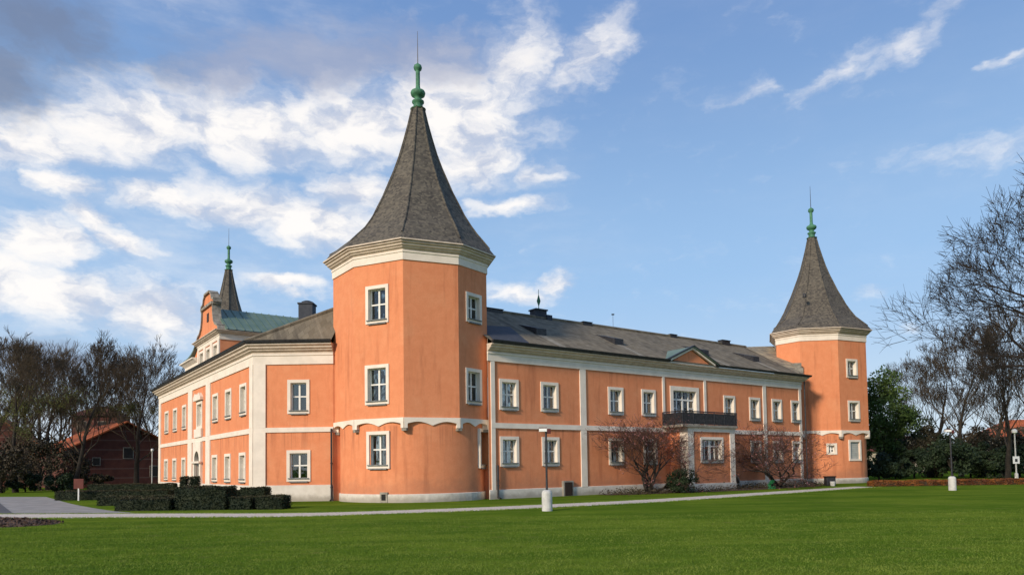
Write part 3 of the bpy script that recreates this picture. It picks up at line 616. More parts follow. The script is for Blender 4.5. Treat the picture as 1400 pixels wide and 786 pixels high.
mb.prism(FG, [(gc-3.05,7.6),(gc-3.05,9.3),(gc-3.4,9.0),(gc-3.9,8.7),(gc-4.25,8.3),(gc-4.25,7.6)], -.35, .0)
mb.quad(FG(gc+7.1,0,7.6), FG(gc+7.1,-5,7.6), FG(gc+7.1,-5,9.7), FG(gc+7.1,0,9.7)); part(mb, 'gable_flank', M['plaster'], fix=False)
mb = MB(); sweep(mb, [FG(gc+7.1,-5,0)[:2], FG(gc+7.1,0,0)[:2], FG(gc+3.1,0,0)[:2]], [(0,9.35),(.07,9.35),(.07,9.6),(.3,9.8),(.42,9.86),(.42,9.94),(0,9.96)]); part(mb, 'flank_cornice', M['trim'])
mb = MB(); cv = [(3.05,11.05),(3.35,10.75),(3.9,10.45),(4.6,10.25),(5.6,10.1),(7.4,9.98)]
for (a, za), (b, zb) in zip(cv, cv[1:]): mb.prism(FG, [(gc+a,za),(gc+b,zb),(gc+b,zb+.12),(gc+a,za+.12)], -4.5, .2)
part(mb, 'volute_roof', M['copper_roof'])
mb = MB(); a, b = FG(g0-.45,-.3,10.98), FG(g0-.45,-14,10.98); c, d = FG(gc,-14,13.0), FG(gc,-.3,13.0); e, f = FG(g1+.45,-14,10.98), FG(g1+.45,-.3,10.98)
mb.quad(a, b, c, d); mb.quad(d, c, e, f); mb.quad(a, d, f); mb.quad(b, c, e); gr = part(mb, 'gable_roof', M['copper_roof'], fix=False)
mb = MB()
for i in range(26):
    u = -.4-i*.53
    for (q0, q1) in ((g0-.45, gc), (g1+.45, gc)):
        p, q = Vector(FG(q0,u,10.98)), Vector(FG(q1,u,13.0)); mb.tube(p+Vector((0,0,.03)), q+Vector((0,0,.03)), .025, .025, 4, False)
part(mb, 'standing_seam', M['copper_roof'], gr).matrix_parent_inverse = Matrix.Identity(4)

mb = MB(); e_ = FC(4.34,0,0); mb.quad((e_[0],e_[1],0), (-6.5,40.5,0), (-6.5,40.5,8.6), (e_[0],e_[1],8.6))
e_ = FR(-.5,0,0); mb.quad((-1.27,38.3,0), (-4.5,41.0,0), (-4.5,41.0,4.4), (-1.27,38.3,4.4)); part(mb, 'tower_side_wall', M['plaster'], fix=False)
# --- towers
def tower(verts, centre, z_fr, z_cb, wins, drum_r, rear=False, sc=1.0):
    V = [Vector(v) for v in verts]; C = Vector(centre); n = len(V)
    Fs = [seg_frame(V[i], V[(i+1) % n]) for i in range(n)]
    mb = MB(); 
    for i, F in enumerate(Fs): panel(mb, F, 0, F.L, 4.05, z_fr+.2, [hole_of(*w[1:5]) for w in wins if w[0] == i])
    part(mb, 'tower_wall', M['plaster'], fix=False)
    for w in wins: window(Fs[w[0]], *w[1:5], w[5], curtain=w[6], bord=w[7] if len(w) > 7 else .17)
    if not rear:
        # scalloped corbel band
        mb = MB()
        for F in Fs[:5]+Fs[7:]:
            L = F.L; pts = [(0,4.22),(L,4.22)]
            bk = .16
            low = [(L-0, 3.66),(L-bk,3.66),(L-bk,3.86)]
            def arc(u0, u1, z0, z1, h, k=7): return [(u0+(u1-u0)*i/k, z0+(z1-z0)*i/k+h*math.sin(math.pi*i/k)) for i in range(k+1)]
            m_ = L/2
            poly = [(0,4.22),(0,3.70),(bk,3.70),(bk,3.88)]+arc(bk+.02, m_-.03, 3.93, 3.83, .13)+arc(m_+.03, L-bk-.02, 3.83, 3.93, .13)+[(L-bk,3.88),(L-bk,3.70),(L,3.70),(L,4.22)]
            mb.prism(F, poly[::-1], -.32, .07)
        part(mb, 'corbel_band', M['trim'])
        for i in (0,1,2,3,4):
            v = V[i]; mb = MB()
            d = (v-C).normalized(); t = Vector((-d.y, d.x)); o = v-d*.33-t*.12
            mb.box((o.x, o.y, 3.56), (d.x*.38, d.y*.38, 0), (t.x*.24, t.y*.24, 0), (0, 0, .13)); part(mb, 'corbel_block', M['stone'])
    # cornice
    zc = z_fr
    cornice([tuple(v) for v in V], zc, .90*sc, closed=True, gutter=False, rel=.80)
    zt = zc+.90*sc
    ring0 = MB(); sweep(ring0, [tuple(v) for v in V], [(.30,zt+.0),(.49,zt+.0),(.49,zt+.07),(.30,zt+.10)], True); part(ring0, 'eaves', M['moulding'])
    # spire
    H = z_cb-zt
    prof = [(0,.012),(0,.05),(0,.10),(.845,.15),(.76,.205),(.665,.275),(.585,.35),(.50,.425),(.43,.50),(.345,.59),(.272,.68),(.20,.79),(.14,.89),(.088,.99)]
    rm = sum((v-C).length for v in V)/n*.985
    def ring(v, j):
        k, t = prof[j]; L = (v-C).length
        own = {0: L+.46, 1: L+.20, 2: (L+rm)/2-.20}.get(j)
        if own is None: own = rm*k
        return C+(v-C)/L*own
    mb = MB()
    for j, (k, t) in enumerate(prof):
        for v in V: p = ring(v, j); mb.v.append((p.x, p.y, zt+H*t))
    m_ = len(prof)
    for j in range(m_-1):
        for i in range(n): mb.f.append((j*n+i, j*n+(i+1) % n, (j+1)*n+(i+1) % n, (j+1)*n+i))
    sp = part(mb, 'spire', M['slate'], fix=False)
    mb = MB()
    for i in range(n):
        for j in range(1, m_-1): a, b = ring(V[i], j), ring(V[i], j+1); mb.tube((a.x, a.y, zt+H*prof[j][1]+.015), (b.x, b.y, zt+H*prof[j+1][1]+.015), .05, .05, 5, False)
    part(mb, 'hip_tiles', M['slate'], sp).matrix_parent_inverse = Matrix.Identity(4)
    c = (C.x, C.y, z_cb-.06)
    mb = MB(); mb.lathe(c, [(.44,-.05),(.30,0),(.26,.05),(.26,.28),(.34,.33),(.34,.41),(.22,.46),(.18,.58),(.26,.66),(.38,.74),(.42,.88),(.38,.98),(.22,1.06),(.14,1.14),(.12,1.3),(.12,2.1),(.11,2.15),(.20,2.22),(.24,2.34),(.20,2.47),(.08,2.55),(.03,2.62)], 16)
    part(mb, 'finial', M['copper'], sp, smooth=True).matrix_parent_inverse = Matrix.Identity(4)
    mb = MB(); mb.tube((c[0],c[1],c[2]+2.6), (c[0],c[1],c[2]+4.45), .028, .012, 6); part(mb, 'lightning_rod', M['rod'], sp).matrix_parent_inverse = Matrix.Identity(4)
    return Fs
def drum_radius(C, verts):
    """rounded outline of the tower foot: the octagon's radius averaged over an arc"""
    C = Vector(C); V = [Vector(v)-C for v in verts]; n = len(V)
    def ray(t):
        d = Vector((math.sin(t), -math.cos(t)))
        best = 4
        for i in range(n):
            a, b = V[i], V[(i+1) % n]; e = b-a; den = d.x*e.y-d.y*e.x
            if abs(den) < 1e-9: continue
            r = (a.x*e.y-a.y*e.x)/den; u = (a.x*d.y-a.y*d.x)/den
            if r > 0 and -1e-6 <= u <= 1+1e-6: best = r
        return best
    return lambda t: sum(ray(t+R(q)) for q in range(-18, 19, 3))/13-.07
RS = 4.0
def drumF(C, rf):
    C = Vector(C)
    def F(s, n, z): t = s/RS; r = rf(t)+n; return (C.x+r*math.sin(t), C.y-r*math.cos(t), z)
    return F
def drum(C, rf, holes):
    F = drumF(C, rf); mb = MB(); panel(mb, F, -math.pi*RS, math.pi*RS, 0, 4.06, holes, .35)
    bmw = part(mb, 'tower_base_wall', M['plaster'], fix=False)
    bm = bmesh.new(); bm.from_mesh(bmw.data); bmesh.ops.remove_doubles(bm, verts=bm.verts, dist=.001)
    for f in bm.faces: f.smooth = True
    bm.to_mesh(bmw.data); bm.free()
    mb = MB(); k = 56
    sweep(mb, [F(2*math.pi*RS*i/k, 0, 0)[:2] for i in range(k)], [(0,-.05),(.07,-.05),(.07,.40),(0,.42)], True); part(mb, 'plinth', M['plinth'])
def tangent(C, rf, s):
    F = drumF(C, rf); a, b = Vector(F(s-.5,0,0)[:2]), Vector(F(s+.5,0,0)[:2]); P = Vector(F(s,0,0)[:2]); d = (b-a).normalized(); n = Vector((d.y, -d.x)); return frame(P-d*s, d, n)
# main tower (vertices run anticlockwise seen from above, outward to the right of travel)
MV = [(-9.72,38.8),(-8.04,36.47),(-5.33,35.2),(-2.66,36.28),(-1.27,38.15),(-2.0,41.2),(-5.4,42.95),(-8.5,41.7)]
MC = (-5.0,39.05)
tower(MV, MC, 12.12, 21.85, [(1,.72,2.12,9.05,11.0,'cross','full'),(1,.66,2.12,4.93,6.95,'cross','sides'),(3,.58,1.86,9.28,10.85,'cross','sides'),(3,.50,1.80,4.98,6.86,'cross','none')], 4)
DC = (-5.4,39.0); DR = drum_radius(DC, MV)
w1s = RS*math.atan2(-6.85-(-5.4), 3.4); w1 = (w1s-.70, w1s+.70, 1.70, 3.58)
w2s = RS*R(77); w2 = (w2s-.65, w2s+.65, 1.65, 3.75)
drum(DC, DR, [hole_of(*w1), hole_of(*w2)])
window(tangent(DC, DR, w1s), *w1, 'cross', curtain='none', ring_back=-.09, proud=.06)
window(tangent(DC, DR, w2s), *w2, 'cross', curtain='none', ring_back=-.09, proud=.06)
TF = tangent(DC, DR, 0); vs_ = RS*R(-17)
TV = tangent(DC, DR, vs_)
mb = MB(); mb.fbox(TV, vs_-.22, vs_+.22, -.05, .10, .0, .52); v_ = part(mb, 'cellar_vent', M['stone'])
mb = MB(); mb.fbox(TV, vs_-.12, vs_+.12, .10, .115, .12, .42); part(mb, 'vent_opening', M['inside'], v_).matrix_parent_inverse = Matrix.Identity(4)
# right tower
RV = [(22.05,58.8),(23.26,57.0),(26.15,56.6),(29.05,57.95),(29.75,60.9),(28.3,63.3),(26.0,64.0),(23.3,62.3)]
RC = (25.95,60.3)
tower(RV, RC, 11.45, 21.0, [(2,.82,2.1,8.46,9.98,'cross','none'),(2,.86,2.2,4.95,6.62,'cross','left')], 4)
DC2 = (25.8,60.4); DR2 = drum_radius(DC2, RV)
q1 = RS*R(28); b1_ = (q1-.68, q1+.68, 1.78, 3.46); q2 = RS*R(-6); b2_ = (q2-.42, q2+.42, 2.3, 3.2)
drum(DC2, DR2, [hole_of(*b1_), hole_of(*b2_, .12)])
window(tangent(DC2, DR2, q1), *b1_, 'blank', sill=False, ring_back=-.09, proud=.06)
window(tangent(DC2, DR2, q2), *b2_, 'cross', bord=.18, curtain='full', ring_back=-.06, proud=.05, sill=False)
mb = MB(); p = [Vector(FR(29.2+t*(36.0-29.2), -.55-t*5.2, 8.75+t*3.5)) for t in [i/7 for i in range(8)]]
for i in range(7): mb.box(p[i]-Vector((.3,.2,.1)), (.62,0,0), (0,.4,0), (0,0,.42+.05*(i % 2)))
part(mb, 'stepped_flashing', M['stone'])
mb = MB(); mb.lathe((24.0,57.55,15.2), [(.12,-.1),(.14,.0),(.14,.18),(.05,.25)], 8); part(mb, 'spire_vent', M['darkmetal'])
# rear tower beyond the left wing
a_ = [R(22.5+45*i) for i in range(8)]
tower([(-30.0+3.6*math.sin(t), 75.2-3.6*math.cos(t)) for t in a_], (-30.0,75.2), 12.0, 23.2, [], 4, rear=True)
mb = MB()
for i in range(8):
    p, q = [(-30.0+3.55*math.sin(t), 75.2-3.55*math.cos(t)) for t in (a_[i], a_[(i+1) % 8])]; mb.quad((*p,0),(*q,0),(*q,4.1),(*p,4.1))
part(mb, 'tower_base_wall', M['plaster'], fix=False)

# ------------------------------------------------------------------ lamps and signs
def park_lamp(name, loc, h, label, group, head=True, rz=0):
    t = empty(name, loc, rz); tag(t, label, 'lamp post', group)
    mb = MB(); mb.lathe((0,0,0), [(.19,-.02),(.20,.0),(.20,.68),(.17,.76),(.10,.80)], 20); mb.build('concrete_base', M['concrete'], t, smooth=False)
    mb = MB(); mb.lathe((0,0,0), [(.045,.78),(.045,.82),(.04,1.2),(.04,h-.1)], 12); mb.build('pole', M['darkmetal'], t)
    mb = MB(); mb.box((-.26,-.10,h-.10), (.30,0,0), (0,.22,0), (0,0,.13)); mb.build('lamp_head', M['lampwhite'], t, bevel=.015)
    mb = MB(); mb.box((.042,-.11,h-.17), (.14,0,0), (0,.24,0), (0,0,.18)); mb.box((-.27,-.11,h+.032), (.31,0,0), (0,.24,0), (0,0,.03)); mb.build('lamp_housing', M['lampred'], t, bevel=.01)
    return t
park_lamp('lamp_post', (1.30,27.3,0), 3.12, 'slim park lamp on a white concrete base in front of the long orange wing', 'park lamps on the lawn')
park_lamp('lamp_post', (25.0,40.65,0), 3.42, 'slim park lamp alone on the lawn right of the far tower, before dark shrubs', 'park lamps on the lawn')
t = empty('sign_post', (43.1,61.1,0)); tag(t, 'tall grey post carrying a small square white sign, by the right edge before the shrubs', 'sign post')
mb = MB(); mb.lathe((0,0,0), [(.14,0),(.14,.5),(.06,.55),(.05,3.9)], 10); mb.build('pole', M['concrete'], t)
mb = MB(); mb.box((-.3,-.1,1.35), (.56,0,0), (0,.04,0), (0,0,.62)); sg = mb.build('sign_panel', M['lampwhite'], t)
mb = MB(); mb.box((-.14,-.107,1.5), (.22,0,0), (0,.005,0), (0,0,.26)); mb.build('sign_symbol', M['darkmetal'], sg)
mb = MB(); mb.lathe((0,0,3.9), [(.05,0),(.2,.1),(.22,.3),(.1,.4)], 12); mb.build('lamp_head', M['lampwhite'], t)
t = empty('street_lamp', (-33.6,66.5,0)); tag(t, 'thin pale lamp standing against the brick house beside the left wing', 'lamp post')
mb = MB(); mb.lathe((0,0,0), [(.09,0),(.07,.4),(.045,.5),(.04,3.6)], 8); mb.build('pole', M['concrete'], t)
mb = MB(); mb.lathe((0,0,3.6), [(.04,0),(.10,.05),(.12,.2),(.06,.26)], 10); mb.build('lamp_head', M['lampwhite'], t)
t = empty('notice_sign', (-26.8,44.1,0)); tag(t, 'small reddish notice board on a white stake beside the low hedges', 'sign')
mb = MB(); mb.tube((0,0,0), (0,0,.75), .045, .045, 8); mb.build('stake', M['lampwhite'], t)
mb = MB(); mb.box((-.3,-.03,.72), (.6,0,0), (0,.05,0), (0,0,.62)); mb.build('sign_panel', M['darktile'], t, bevel=.01)

# ------------------------------------------------------------------ vegetation
def branch_tree(seed, h, trunk_r, levels=6, spread=.55, up=.25, first=.22, kids=(3,4), multi=1, ratio=.72, twig_len=.5, wob=.18, lean=(0,0), stop_r=.006, thick=1.):
    rnd = random.Random(seed); segs = []; tips = []
    def grow(p, d, L, r, lv):
        n = 4 if lv < 2 else 3; q = p.copy(); dd = d.copy(); pts = []
        for i in range(n):
            dd = (dd+Vector((rnd.gauss(0,wob), rnd.gauss(0,wob), rnd.gauss(0,wob*.6)+up*.25*(lv > 0)))).normalized()
            q2 = q+dd*(L/n); r0 = r*(1-.42*i/n); r1 = r*(1-.42*(i+1)/n)
            segs.append((q.copy(), q2.copy(), r0, r1, lv)); q = q2; pts.append((q.copy(), dd.copy(), r1))
        if lv >= levels: tips.append(q.copy()); return
        k = rnd.randint(*kids)
        for j in range(k):
            i = n-1 if j < 2 else rnd.randrange(1, n); pp, pd, pr = pts[i]
            a = pd.orthogonal().normalized(); a.rotate(Matrix.Rotation(rnd.uniform(0, 6.28), 3, pd))
            sp = spread*rnd.uniform(.55, 1.35)*(.55 if j == 0 else 1)
            nd = (pd*math.cos(sp)+a*math.sin(sp)+Vector((0,0,up*.5))).normalized()
            grow(pp, nd, L*ratio*rnd.uniform(.75,1.15), max(pr*(.86 if j == 0 else .62), stop_r), lv+1)
    if multi == 1:
        # a leader that thins to the top, with limbs all the way up it
        n = 12; q = Vector((0,0,-.1)); d = Vector((lean[0], lean[1], 1)).normalized(); Lt = h*.74
        for i in range(n):
            d = (d+Vector((rnd.gauss(0,.07), rnd.gauss(0,.07), .06))).normalized(); q2 = q+d*(Lt/n)
            r0 = trunk_r*(1-.86*(i/n)**.9); r1 = trunk_r*(1-.86*((i+1)/n)**.9); segs.append((q.copy(), q2.copy(), r0, r1, 0)); q = q2
            if i >= 2:
                for k in range(rnd.choice((1,2,2)) if i < n-1 else 3):
                    an = rnd.uniform(0, 6.28); e = rnd.uniform(.5,1.0)*(spread/.45)*(1-.45*i/n)
                    nd = Vector((math.cos(an)*math.sin(e), math.sin(an)*math.sin(e), math.cos(e)))
                    grow(q.copy(), nd, h*first*(1.0-.5*abs(i/n-.3))*rnd.uniform(.75,1.1), r1*rnd.uniform(.42,.62)*thick, 2)
        return segs, tips
    for m_ in range(multi):
        d = Vector((lean[0], lean[1], 1)).normalized()
        if multi > 1:
            an = 6.28*m_/multi+rnd.uniform(-.4,.4); d = Vector((math.cos(an)*.55, math.sin(an)*.55, 1)).normalized()
        grow(Vector((0,0,-.1)), d, h*first, trunk_r, 0)
    return segs, tips
def seg_mesh(segs, sides):
    V = []; Fc = []; i0 = 0
    A = np.array([[*s[0], *s[1], s[2], s[3]] for s in segs]); p0, p1, r0, r1 = A[:,:3], A[:,3:6], A[:,6:7], A[:,7:8]
    d = p1-p0; d /= np.linalg.norm(d, axis=1, keepdims=True)+1e-9; ref = np.where(np.abs(d[:,2:3]) < .9, np.array([[0,0,1.]]), np.array([[1.,0,0]]))
    a = np.cross(d, ref); a /= np.linalg.norm(a, axis=1, keepdims=True); b = np.cross(d, a); n = len(A)
    V = np.zeros((n, 2*sides, 3))
    for k in range(sides):
        t = 2*math.pi*k/sides; o = a*math.cos(t)+b*math.sin(t); V[:,k] = p0+o*r0; V[:,sides+k] = p1+o*r1
    base = (np.arange(n)*2*sides)[:,None]; F = []
    for k in range(sides):
        k2 = (k+1) % sides; F.append(np.concatenate([base+k, base+k2, base+sides+k2, base+sides+k], 1))
    return V.reshape(-1,3), np.stack(F,1).reshape(-1,4)
def leaf_quads(P, size, rng, flat=False):
    n = len(P); a = rng.normal(size=(n,3)); a /= np.linalg.norm(a,axis=1,keepdims=True); b = rng.normal(size=(n,3)); b -= a*(a*b).sum(1,keepdims=True); b /= np.linalg.norm(b,axis=1,keepdims=True)
    s = size*rng.uniform(.5,1.3,(n,1)); V = np.stack([P-a*s, P-b*s*.6, P+a*s, P+b*s*.6],1).reshape(-1,3); return V, np.arange(4*n).reshape(-1,4)
def bare_tree(name, loc, segs, tips, label, cat, group, mats=('bark','twig'), rz=0, sc=(1,1,1), leaf=None, src=None):
    t = empty(name, loc, rz); t.scale = sc; tag(t, label, cat, group)
    if src:
        for ch in src.children:
            c = ch.copy(); COL.objects.link(c); c.parent = t
        return t
    th = [s for s in segs if s[4] <= 1]; tw = [s for s in segs if s[4] > 1]
    npmesh('trunk', *seg_mesh(th, 8), M[mats[0]], t, True)
    npmesh('crown', *seg_mesh(tw, 3), M[mats[1]], t)
    if leaf:
        mat, n, size, zlo, spr = leaf; T = np.array([tuple(p) for p in tips]); T = T[(T[:,2] > zlo[0]) & (T[:,2] < zlo[1])]
        if len(T):
            # leaves gather in uneven clumps round part of the crown
            ctr = T[RNG.integers(0, len(T), 14)]; dd = np.linalg.norm(T[:,None]-ctr[None], axis=2).min(1); T = T[dd < spr]
            P = T[RNG.integers(0, len(T), n)]+RNG.normal(0,.22,(n,3)); npmesh('foliage', *leaf_quads(P, size, RNG), M[mat], t)
    return t
# left group
s1 = branch_tree(11, 17, .27, 6, .46, .30, .20, (3,4), wob=.13, stop_r=.016); s2 = branch_tree(23, 17, .26, 6, .40, .34, .19, (3,4), wob=.11, stop_r=.016); s3 = branch_tree(5, 17, .28, 6, .50, .30, .20, (3,4), wob=.13, stop_r=.016)
def h_of(s): return max(p[1].z for p in s[0])
def at(px, Y): return ((px-700)/974.45*Y*1.0, Y, 0)
GL = 'bare trees left of the chateau'
LT = [('bare_tree', 172+15, 76, s1, 16.6, 'bare tree with forked trunk right of the brick gable, nearest the left wing', ('lf_yel',4680,.055,(2,10),2.2)),
      ('bare_tree', 100, 68, s2, 15.2, 'tall bare tree with thick straight trunk in front of the orange roof slope', ('lf_yel',1260,.055,(5,12),1.6)),
      ('bare_tree', 66, 74, s3, 16.8, 'bare tree with yellow green young leaves in the middle of the left group', ('lf_yel',6840,.055,(3,13),2.6)),
      ('bare_tree', 22, 66, s1, 15.2, 'bare spreading tree with leafy lower limbs at the left edge', ('lf_yel',5400,.055,(2,11),2.6)),]
for nm, px, Y, sg, H, lab, lf in LT:
    k = H/h_of(sg); x, y, _ = at(px, Y); bare_tree(nm, (x,y,0), sg[0], sg[1], lab, 'tree', GL, sc=(k*1.3,k*1.3,k), rz=random.uniform(0,6), leaf=lf)
for px, Y, sg, H, lab in ((128, 88, s3, 18.5, 'bare tree rising behind the hipped red roof'), (45, 96, s2, 20.5, 'slender bare tree at the back of the left group'), (-14, 80, s2, 17.5, 'bare tree cut by the left edge of the picture'), (208, 98, s2, 18.5, 'bare tree half hidden behind the end of the left wing'), (84,104,s1,19.5,'wide bare tree furthest back on the left'), (12,90,s3,18.5,'bare tree behind the spreading tree at the left edge'), (196,88,s3,17,'bare tree beside the far corner of the left wing')):
    k = H/h_of(sg); x, y, _ = at(px, Y); bare_tree('bare_tree', (x,y,0), sg[0], sg[1], lab, 'tree', GL, mats=('bark','twig_far'), sc=(k*1.25,k*1.25,k), rz=random.uniform(0,6))
# right group
GRT = 'bare trees right of the far tower'
s4 = branch_tree(31, 24, .62, 7, .66, .12, .25, (3,4), ratio=.74, stop_r=.020, wob=.10, thick=1.6)
k = 25/h_of(s4); bare_tree('large_bare_tree', (39.6,47.0,0), s4[0], s4[1], 'largest bare tree, its dark limbs reaching in from the right edge', 'tree', GRT, mats=('bark','twig_dark'), sc=(k*.84,k*.84,k), rz=2.1)
for px, Y, sg, H, lab, lf in ((1268, 82, s3, 16.8, 'bare tree with fine twigs left of the largest tree', None), (1375, 62, s1, 15.0, 'dark trunked bare tree inside the right edge', None), (1312, 74, s2, 16.0, 'bare tree behind the lone park lamp', ('lf_mid',2160,.055,(1,6),2.2)), (1228, 96, s1, 16.5, 'pale bare tree behind the green tree by the far tower', None), (1345, 92, s3, 17.5, 'bare tree at the back of the right group', None), (1430, 72, s2, 18.5, 'bare tree just at the right edge, behind the largest one', None)):
    k = H/h_of(sg); x, y, _ = at(px, Y); bare_tree('bare_tree', (x,y,0), sg[0], sg[1], lab, 'tree', GRT, mats=('bark','twig'), sc=(k*1.2,k*1.2,k), rz=random.uniform(0,6), leaf=lf)
def leafy(name, loc, rx, ry, h, z0, n, size, mat, label, cat, group=None, clumps=30, trunk=True, seed=1, core=True):
    rng = np.random.default_rng(seed); t = empty(name, loc); tag(t, label, cat, group)
    c = rng.normal(size=(clumps,3)); c /= np.linalg.norm(c,axis=1,keepdims=True); c *= rng.uniform(.35,.92,(clumps,1))**.8
    C = c*np.array([rx,ry,(h-z0)/2])+np.array([0,0,(h+z0)/2]); rr = rng.uniform(.16,.34,clumps)*min(rx,(h-z0)/2)*1.35
    idx = rng.integers(0,clumps,n); o = rng.normal(size=(n,3)); o /= np.linalg.norm(o,axis=1,keepdims=True); o *= rng.uniform(.55,1.1,(n,1))
    P = C[idx]+o*rr[idx][:,None]*np.array([1,1,.8]); P[:,2] = np.maximum(P[:,2], .03)
    npmesh('foliage', *leaf_quads(P, size, rng), M[mat], t)
    if trunk:
        mb = MB(); top = h*.8; mb.tube((0,0,-.1), (0,0,top*.6), .05*h**.6, .03*h**.6, 7); 
        for i in range(min(clumps,12)): mb.tube((0,0,top*.15+top*.4*i/12), tuple(C[i]), .025*h**.6, .01, 5, False)
        mb.build('trunk', M['bark'], t)
    return t
x, y, _ = at(1208, 72); leafy('green_tree', (x,y,0), 3.0, 2.6, 11.2, .4, 15000, .13, 'lf_mid', 'dense mid green tree close behind the far tower', 'tree', None, 46, True, 3)
x, y, _ = at(1236, 80); leafy('green_tree', (x,y,0), 2.6, 2.6, 8.5, .3, 9000, .13, 'lf_dark', 'darker rounded evergreen right of the mid green tree', 'tree', None, 34, True, 4)
GS = 'dark shrubs along the right edge of the lawn'
labs = ['dark shrub beside the plinth of the far tower','low dark shrub second from the far tower','broad dark shrub third from the far tower','tall brown green shrub left of the lone lamp','dark shrub directly behind the lone lamp','wide dark shrub right of the lone lamp','brown green thicket below the largest bare tree','low dark shrub left of the sign post','dark shrub behind the sign post','dark shrub at the right edge of the picture']
for i, (px, Y, rx, h, m) in enumerate(((1200,66,1.5,2.4,'lf_dark'),(1222,68,1.7,2.2,'lf_dark'),(1248,70,2.2,3.4,'lf_dark'),(1272,72,2.2,5.2,'lf_brown'),(1300,66,2.3,4.3,'lf_dark'),(1325,68,2.4,3.6,'lf_dark'),(1345,74,2.8,5.6,'lf_brown'),(1368,66,2.2,3.0,'lf_dark'),(1392,69,2.4,4.2,'lf_brown'),(1418,66,2.6,3.2,'lf_dark'))):
    x, y, _ = at(px, Y); leafy('shrub', (x,y,0), rx, 1.6, h, .0, 5200, .12, m, labs[i], 'shrub', GS, 22, True, 40+i)
GLs = 'dark shrubs under the left trees'
labs = ['dark shrub left of the thick straight trunk','dark thicket at the left edge','low shrub at the foot of the second left tree','brown shrub behind the notice board','brown thicket between the left trees','tall brown thicket behind the spreading left tree','brown thicket behind the thick straight trunk']
for i, (px, Y, rx, h, m) in enumerate(((84,66,1.6,1.7,'lf_dark'),(2,64,2.4,4.6,'lf_brown'),(35,66,1.8,2.0,'lf_dark'),(128,74,2.0,1.6,'lf_brown'),(55,72,2.6,5.4,'lf_brown'),(24,74,3.0,6.2,'lf_brown'),(96,78,2.4,4.2,'lf_brown'))):
    x, y, _ = at(px, Y); leafy('shrub', (x,y,0), rx, 1.4, h, .0, 4200, .12, m, labs[i], 'shrub', GLs, 20, True, 60+i)
# far woodland mass, both sides
def wood(name, x0, x1, Y, h, n, mat, seed):
    rng = np.random.default_rng(seed); k = 60; X = rng.uniform(x0,x1,k); Yy = rng.uniform(Y-5,Y+6,k); Z = rng.uniform(.5,h*.75,k); C = np.stack([X,Yy,Z],1); rr = rng.uniform(1.4,3.0,k)
    idx = rng.integers(0,k,n); o = rng.normal(size=(n,3)); o /= np.linalg.norm(o,axis=1,keepdims=True); P = C[idx]+o*rr[idx][:,None]; P[:,2] = np.abs(P[:,2])
    return tag(npmesh(name, *leaf_quads(P, .22, rng), M[mat]), 'dim brown green woodland far behind the trees', 'woodland', kind='stuff')
wood('woodland', 52, 130, 112, 9, 26000, 'lf_brown', 5)['label'] = 'dim far woodland beyond the right hand shrubs'
wood('woodland', -120, -36, 125, 9, 22000, 'lf_brown', 6)['label'] = 'dim far woodland beyond the brick house on the left'
# magnolias in front of the long wing
m1 = branch_tree(77, 5.0, .065, 5, .62, .16, .25, (3,4), multi=7, ratio=.76, wob=.24, stop_r=.006)
m2 = branch_tree(91, 5.0, .065, 5, .66, .13, .25, (3,4), multi=7, ratio=.76, wob=.26, stop_r=.006)
for sg, loc, H, wd, lab in ((m1, (8.15,42.75,0), 4.3, 2.9, 'leafless pinkish magnolia left of the balcony bay'), (m2, (18.3,49.3,0), 4.1, 3.4, 'leafless pinkish magnolia between the balcony bay and the far tower')):
    k = H/h_of(sg); P_ = np.array([tuple(p) for p in sg[1]]); wx = np.percentile(np.abs(P_[:,0]), 80); kx = wd/wx; k *= 1.12
    t = bare_tree('magnolia', loc, sg[0], sg[1], lab, 'shrub', 'magnolias against the long wing', mats=('bark','pinktwig'), sc=(kx,kx*.72,k), rz=TH)
    T = P_[RNG.integers(0,len(P_),2600)]+RNG.normal(0,.10,(2600,3)); npmesh('blossom', *leaf_quads(T, .030, RNG), M['petal'], t)
leafy('round_shrub', (9.95,42.6,0), 1.0, .9, 1.5, -.1, 7000, .05, 'lf_dark', 'round dark evergreen shrub at the foot of the balcony bay', 'shrub', None, 40, True, 8)
leafy('bright_plant', (17.0,46.9,0), .32, .3, .62, 0, 900, .045, 'lf_bright', 'small bright green plant under the second magnolia', 'plant', None, 14, True, 9)
# planting bed with low stems
mb = MB(); bed = [FR(s, n, .014) for s, n in ((6.8,.3),(6.8,1.5),(9,2.1),(12,2.4),(14,3.1),(18.5,3.4),(22,3.0),(26.5,2.7),(28.2,1.6),(28.4,.3))]; mb.quad(*bed); tag(mb.build('planting_bed', M['soil'], fix=False), kind='structure')
n = 3600; ss = RNG.uniform(6.9,28.2,n); nn = RNG.uniform(.3,2.6,n); P = np.array([FR(a,b,0) for a, b in zip(ss,nn)]); P[:,2] = np.abs(RNG.normal(0,.16,n))
tag(npmesh('ground_cover', *leaf_quads(P, .06, RNG), M['lf_brown']), 'low brown green ground cover in the bed along the long wing', 'ground cover', kind='stuff')
# bin by the far tower
t = empty('garden_bin', (21.0,46.9,0)); 
t.location = (22.9,51.6,0); tag(t, 'small dark box with a pale front by the foot of the far tower', 'bin')
mb = MB(); mb.box((-.32,-.25,0), (.64,0,0), (0,.5,0), (0,0,.62)); mb.build('body', M['darkmetal'], t, bevel=.02)
mb = MB(); mb.box((-.36,-.3,.62), (.72,0,0), (0,.6,0), (0,0,.08)); mb.build('lid', M['wood'], t, bevel=.02)
mb = MB(); mb.lathe((.02,-.42,0), [(.0,0),(.15,0),(.19,.3),(.16,.32),(.0,.28)], 12); mb.build('pale_pail', M['concrete'], t)
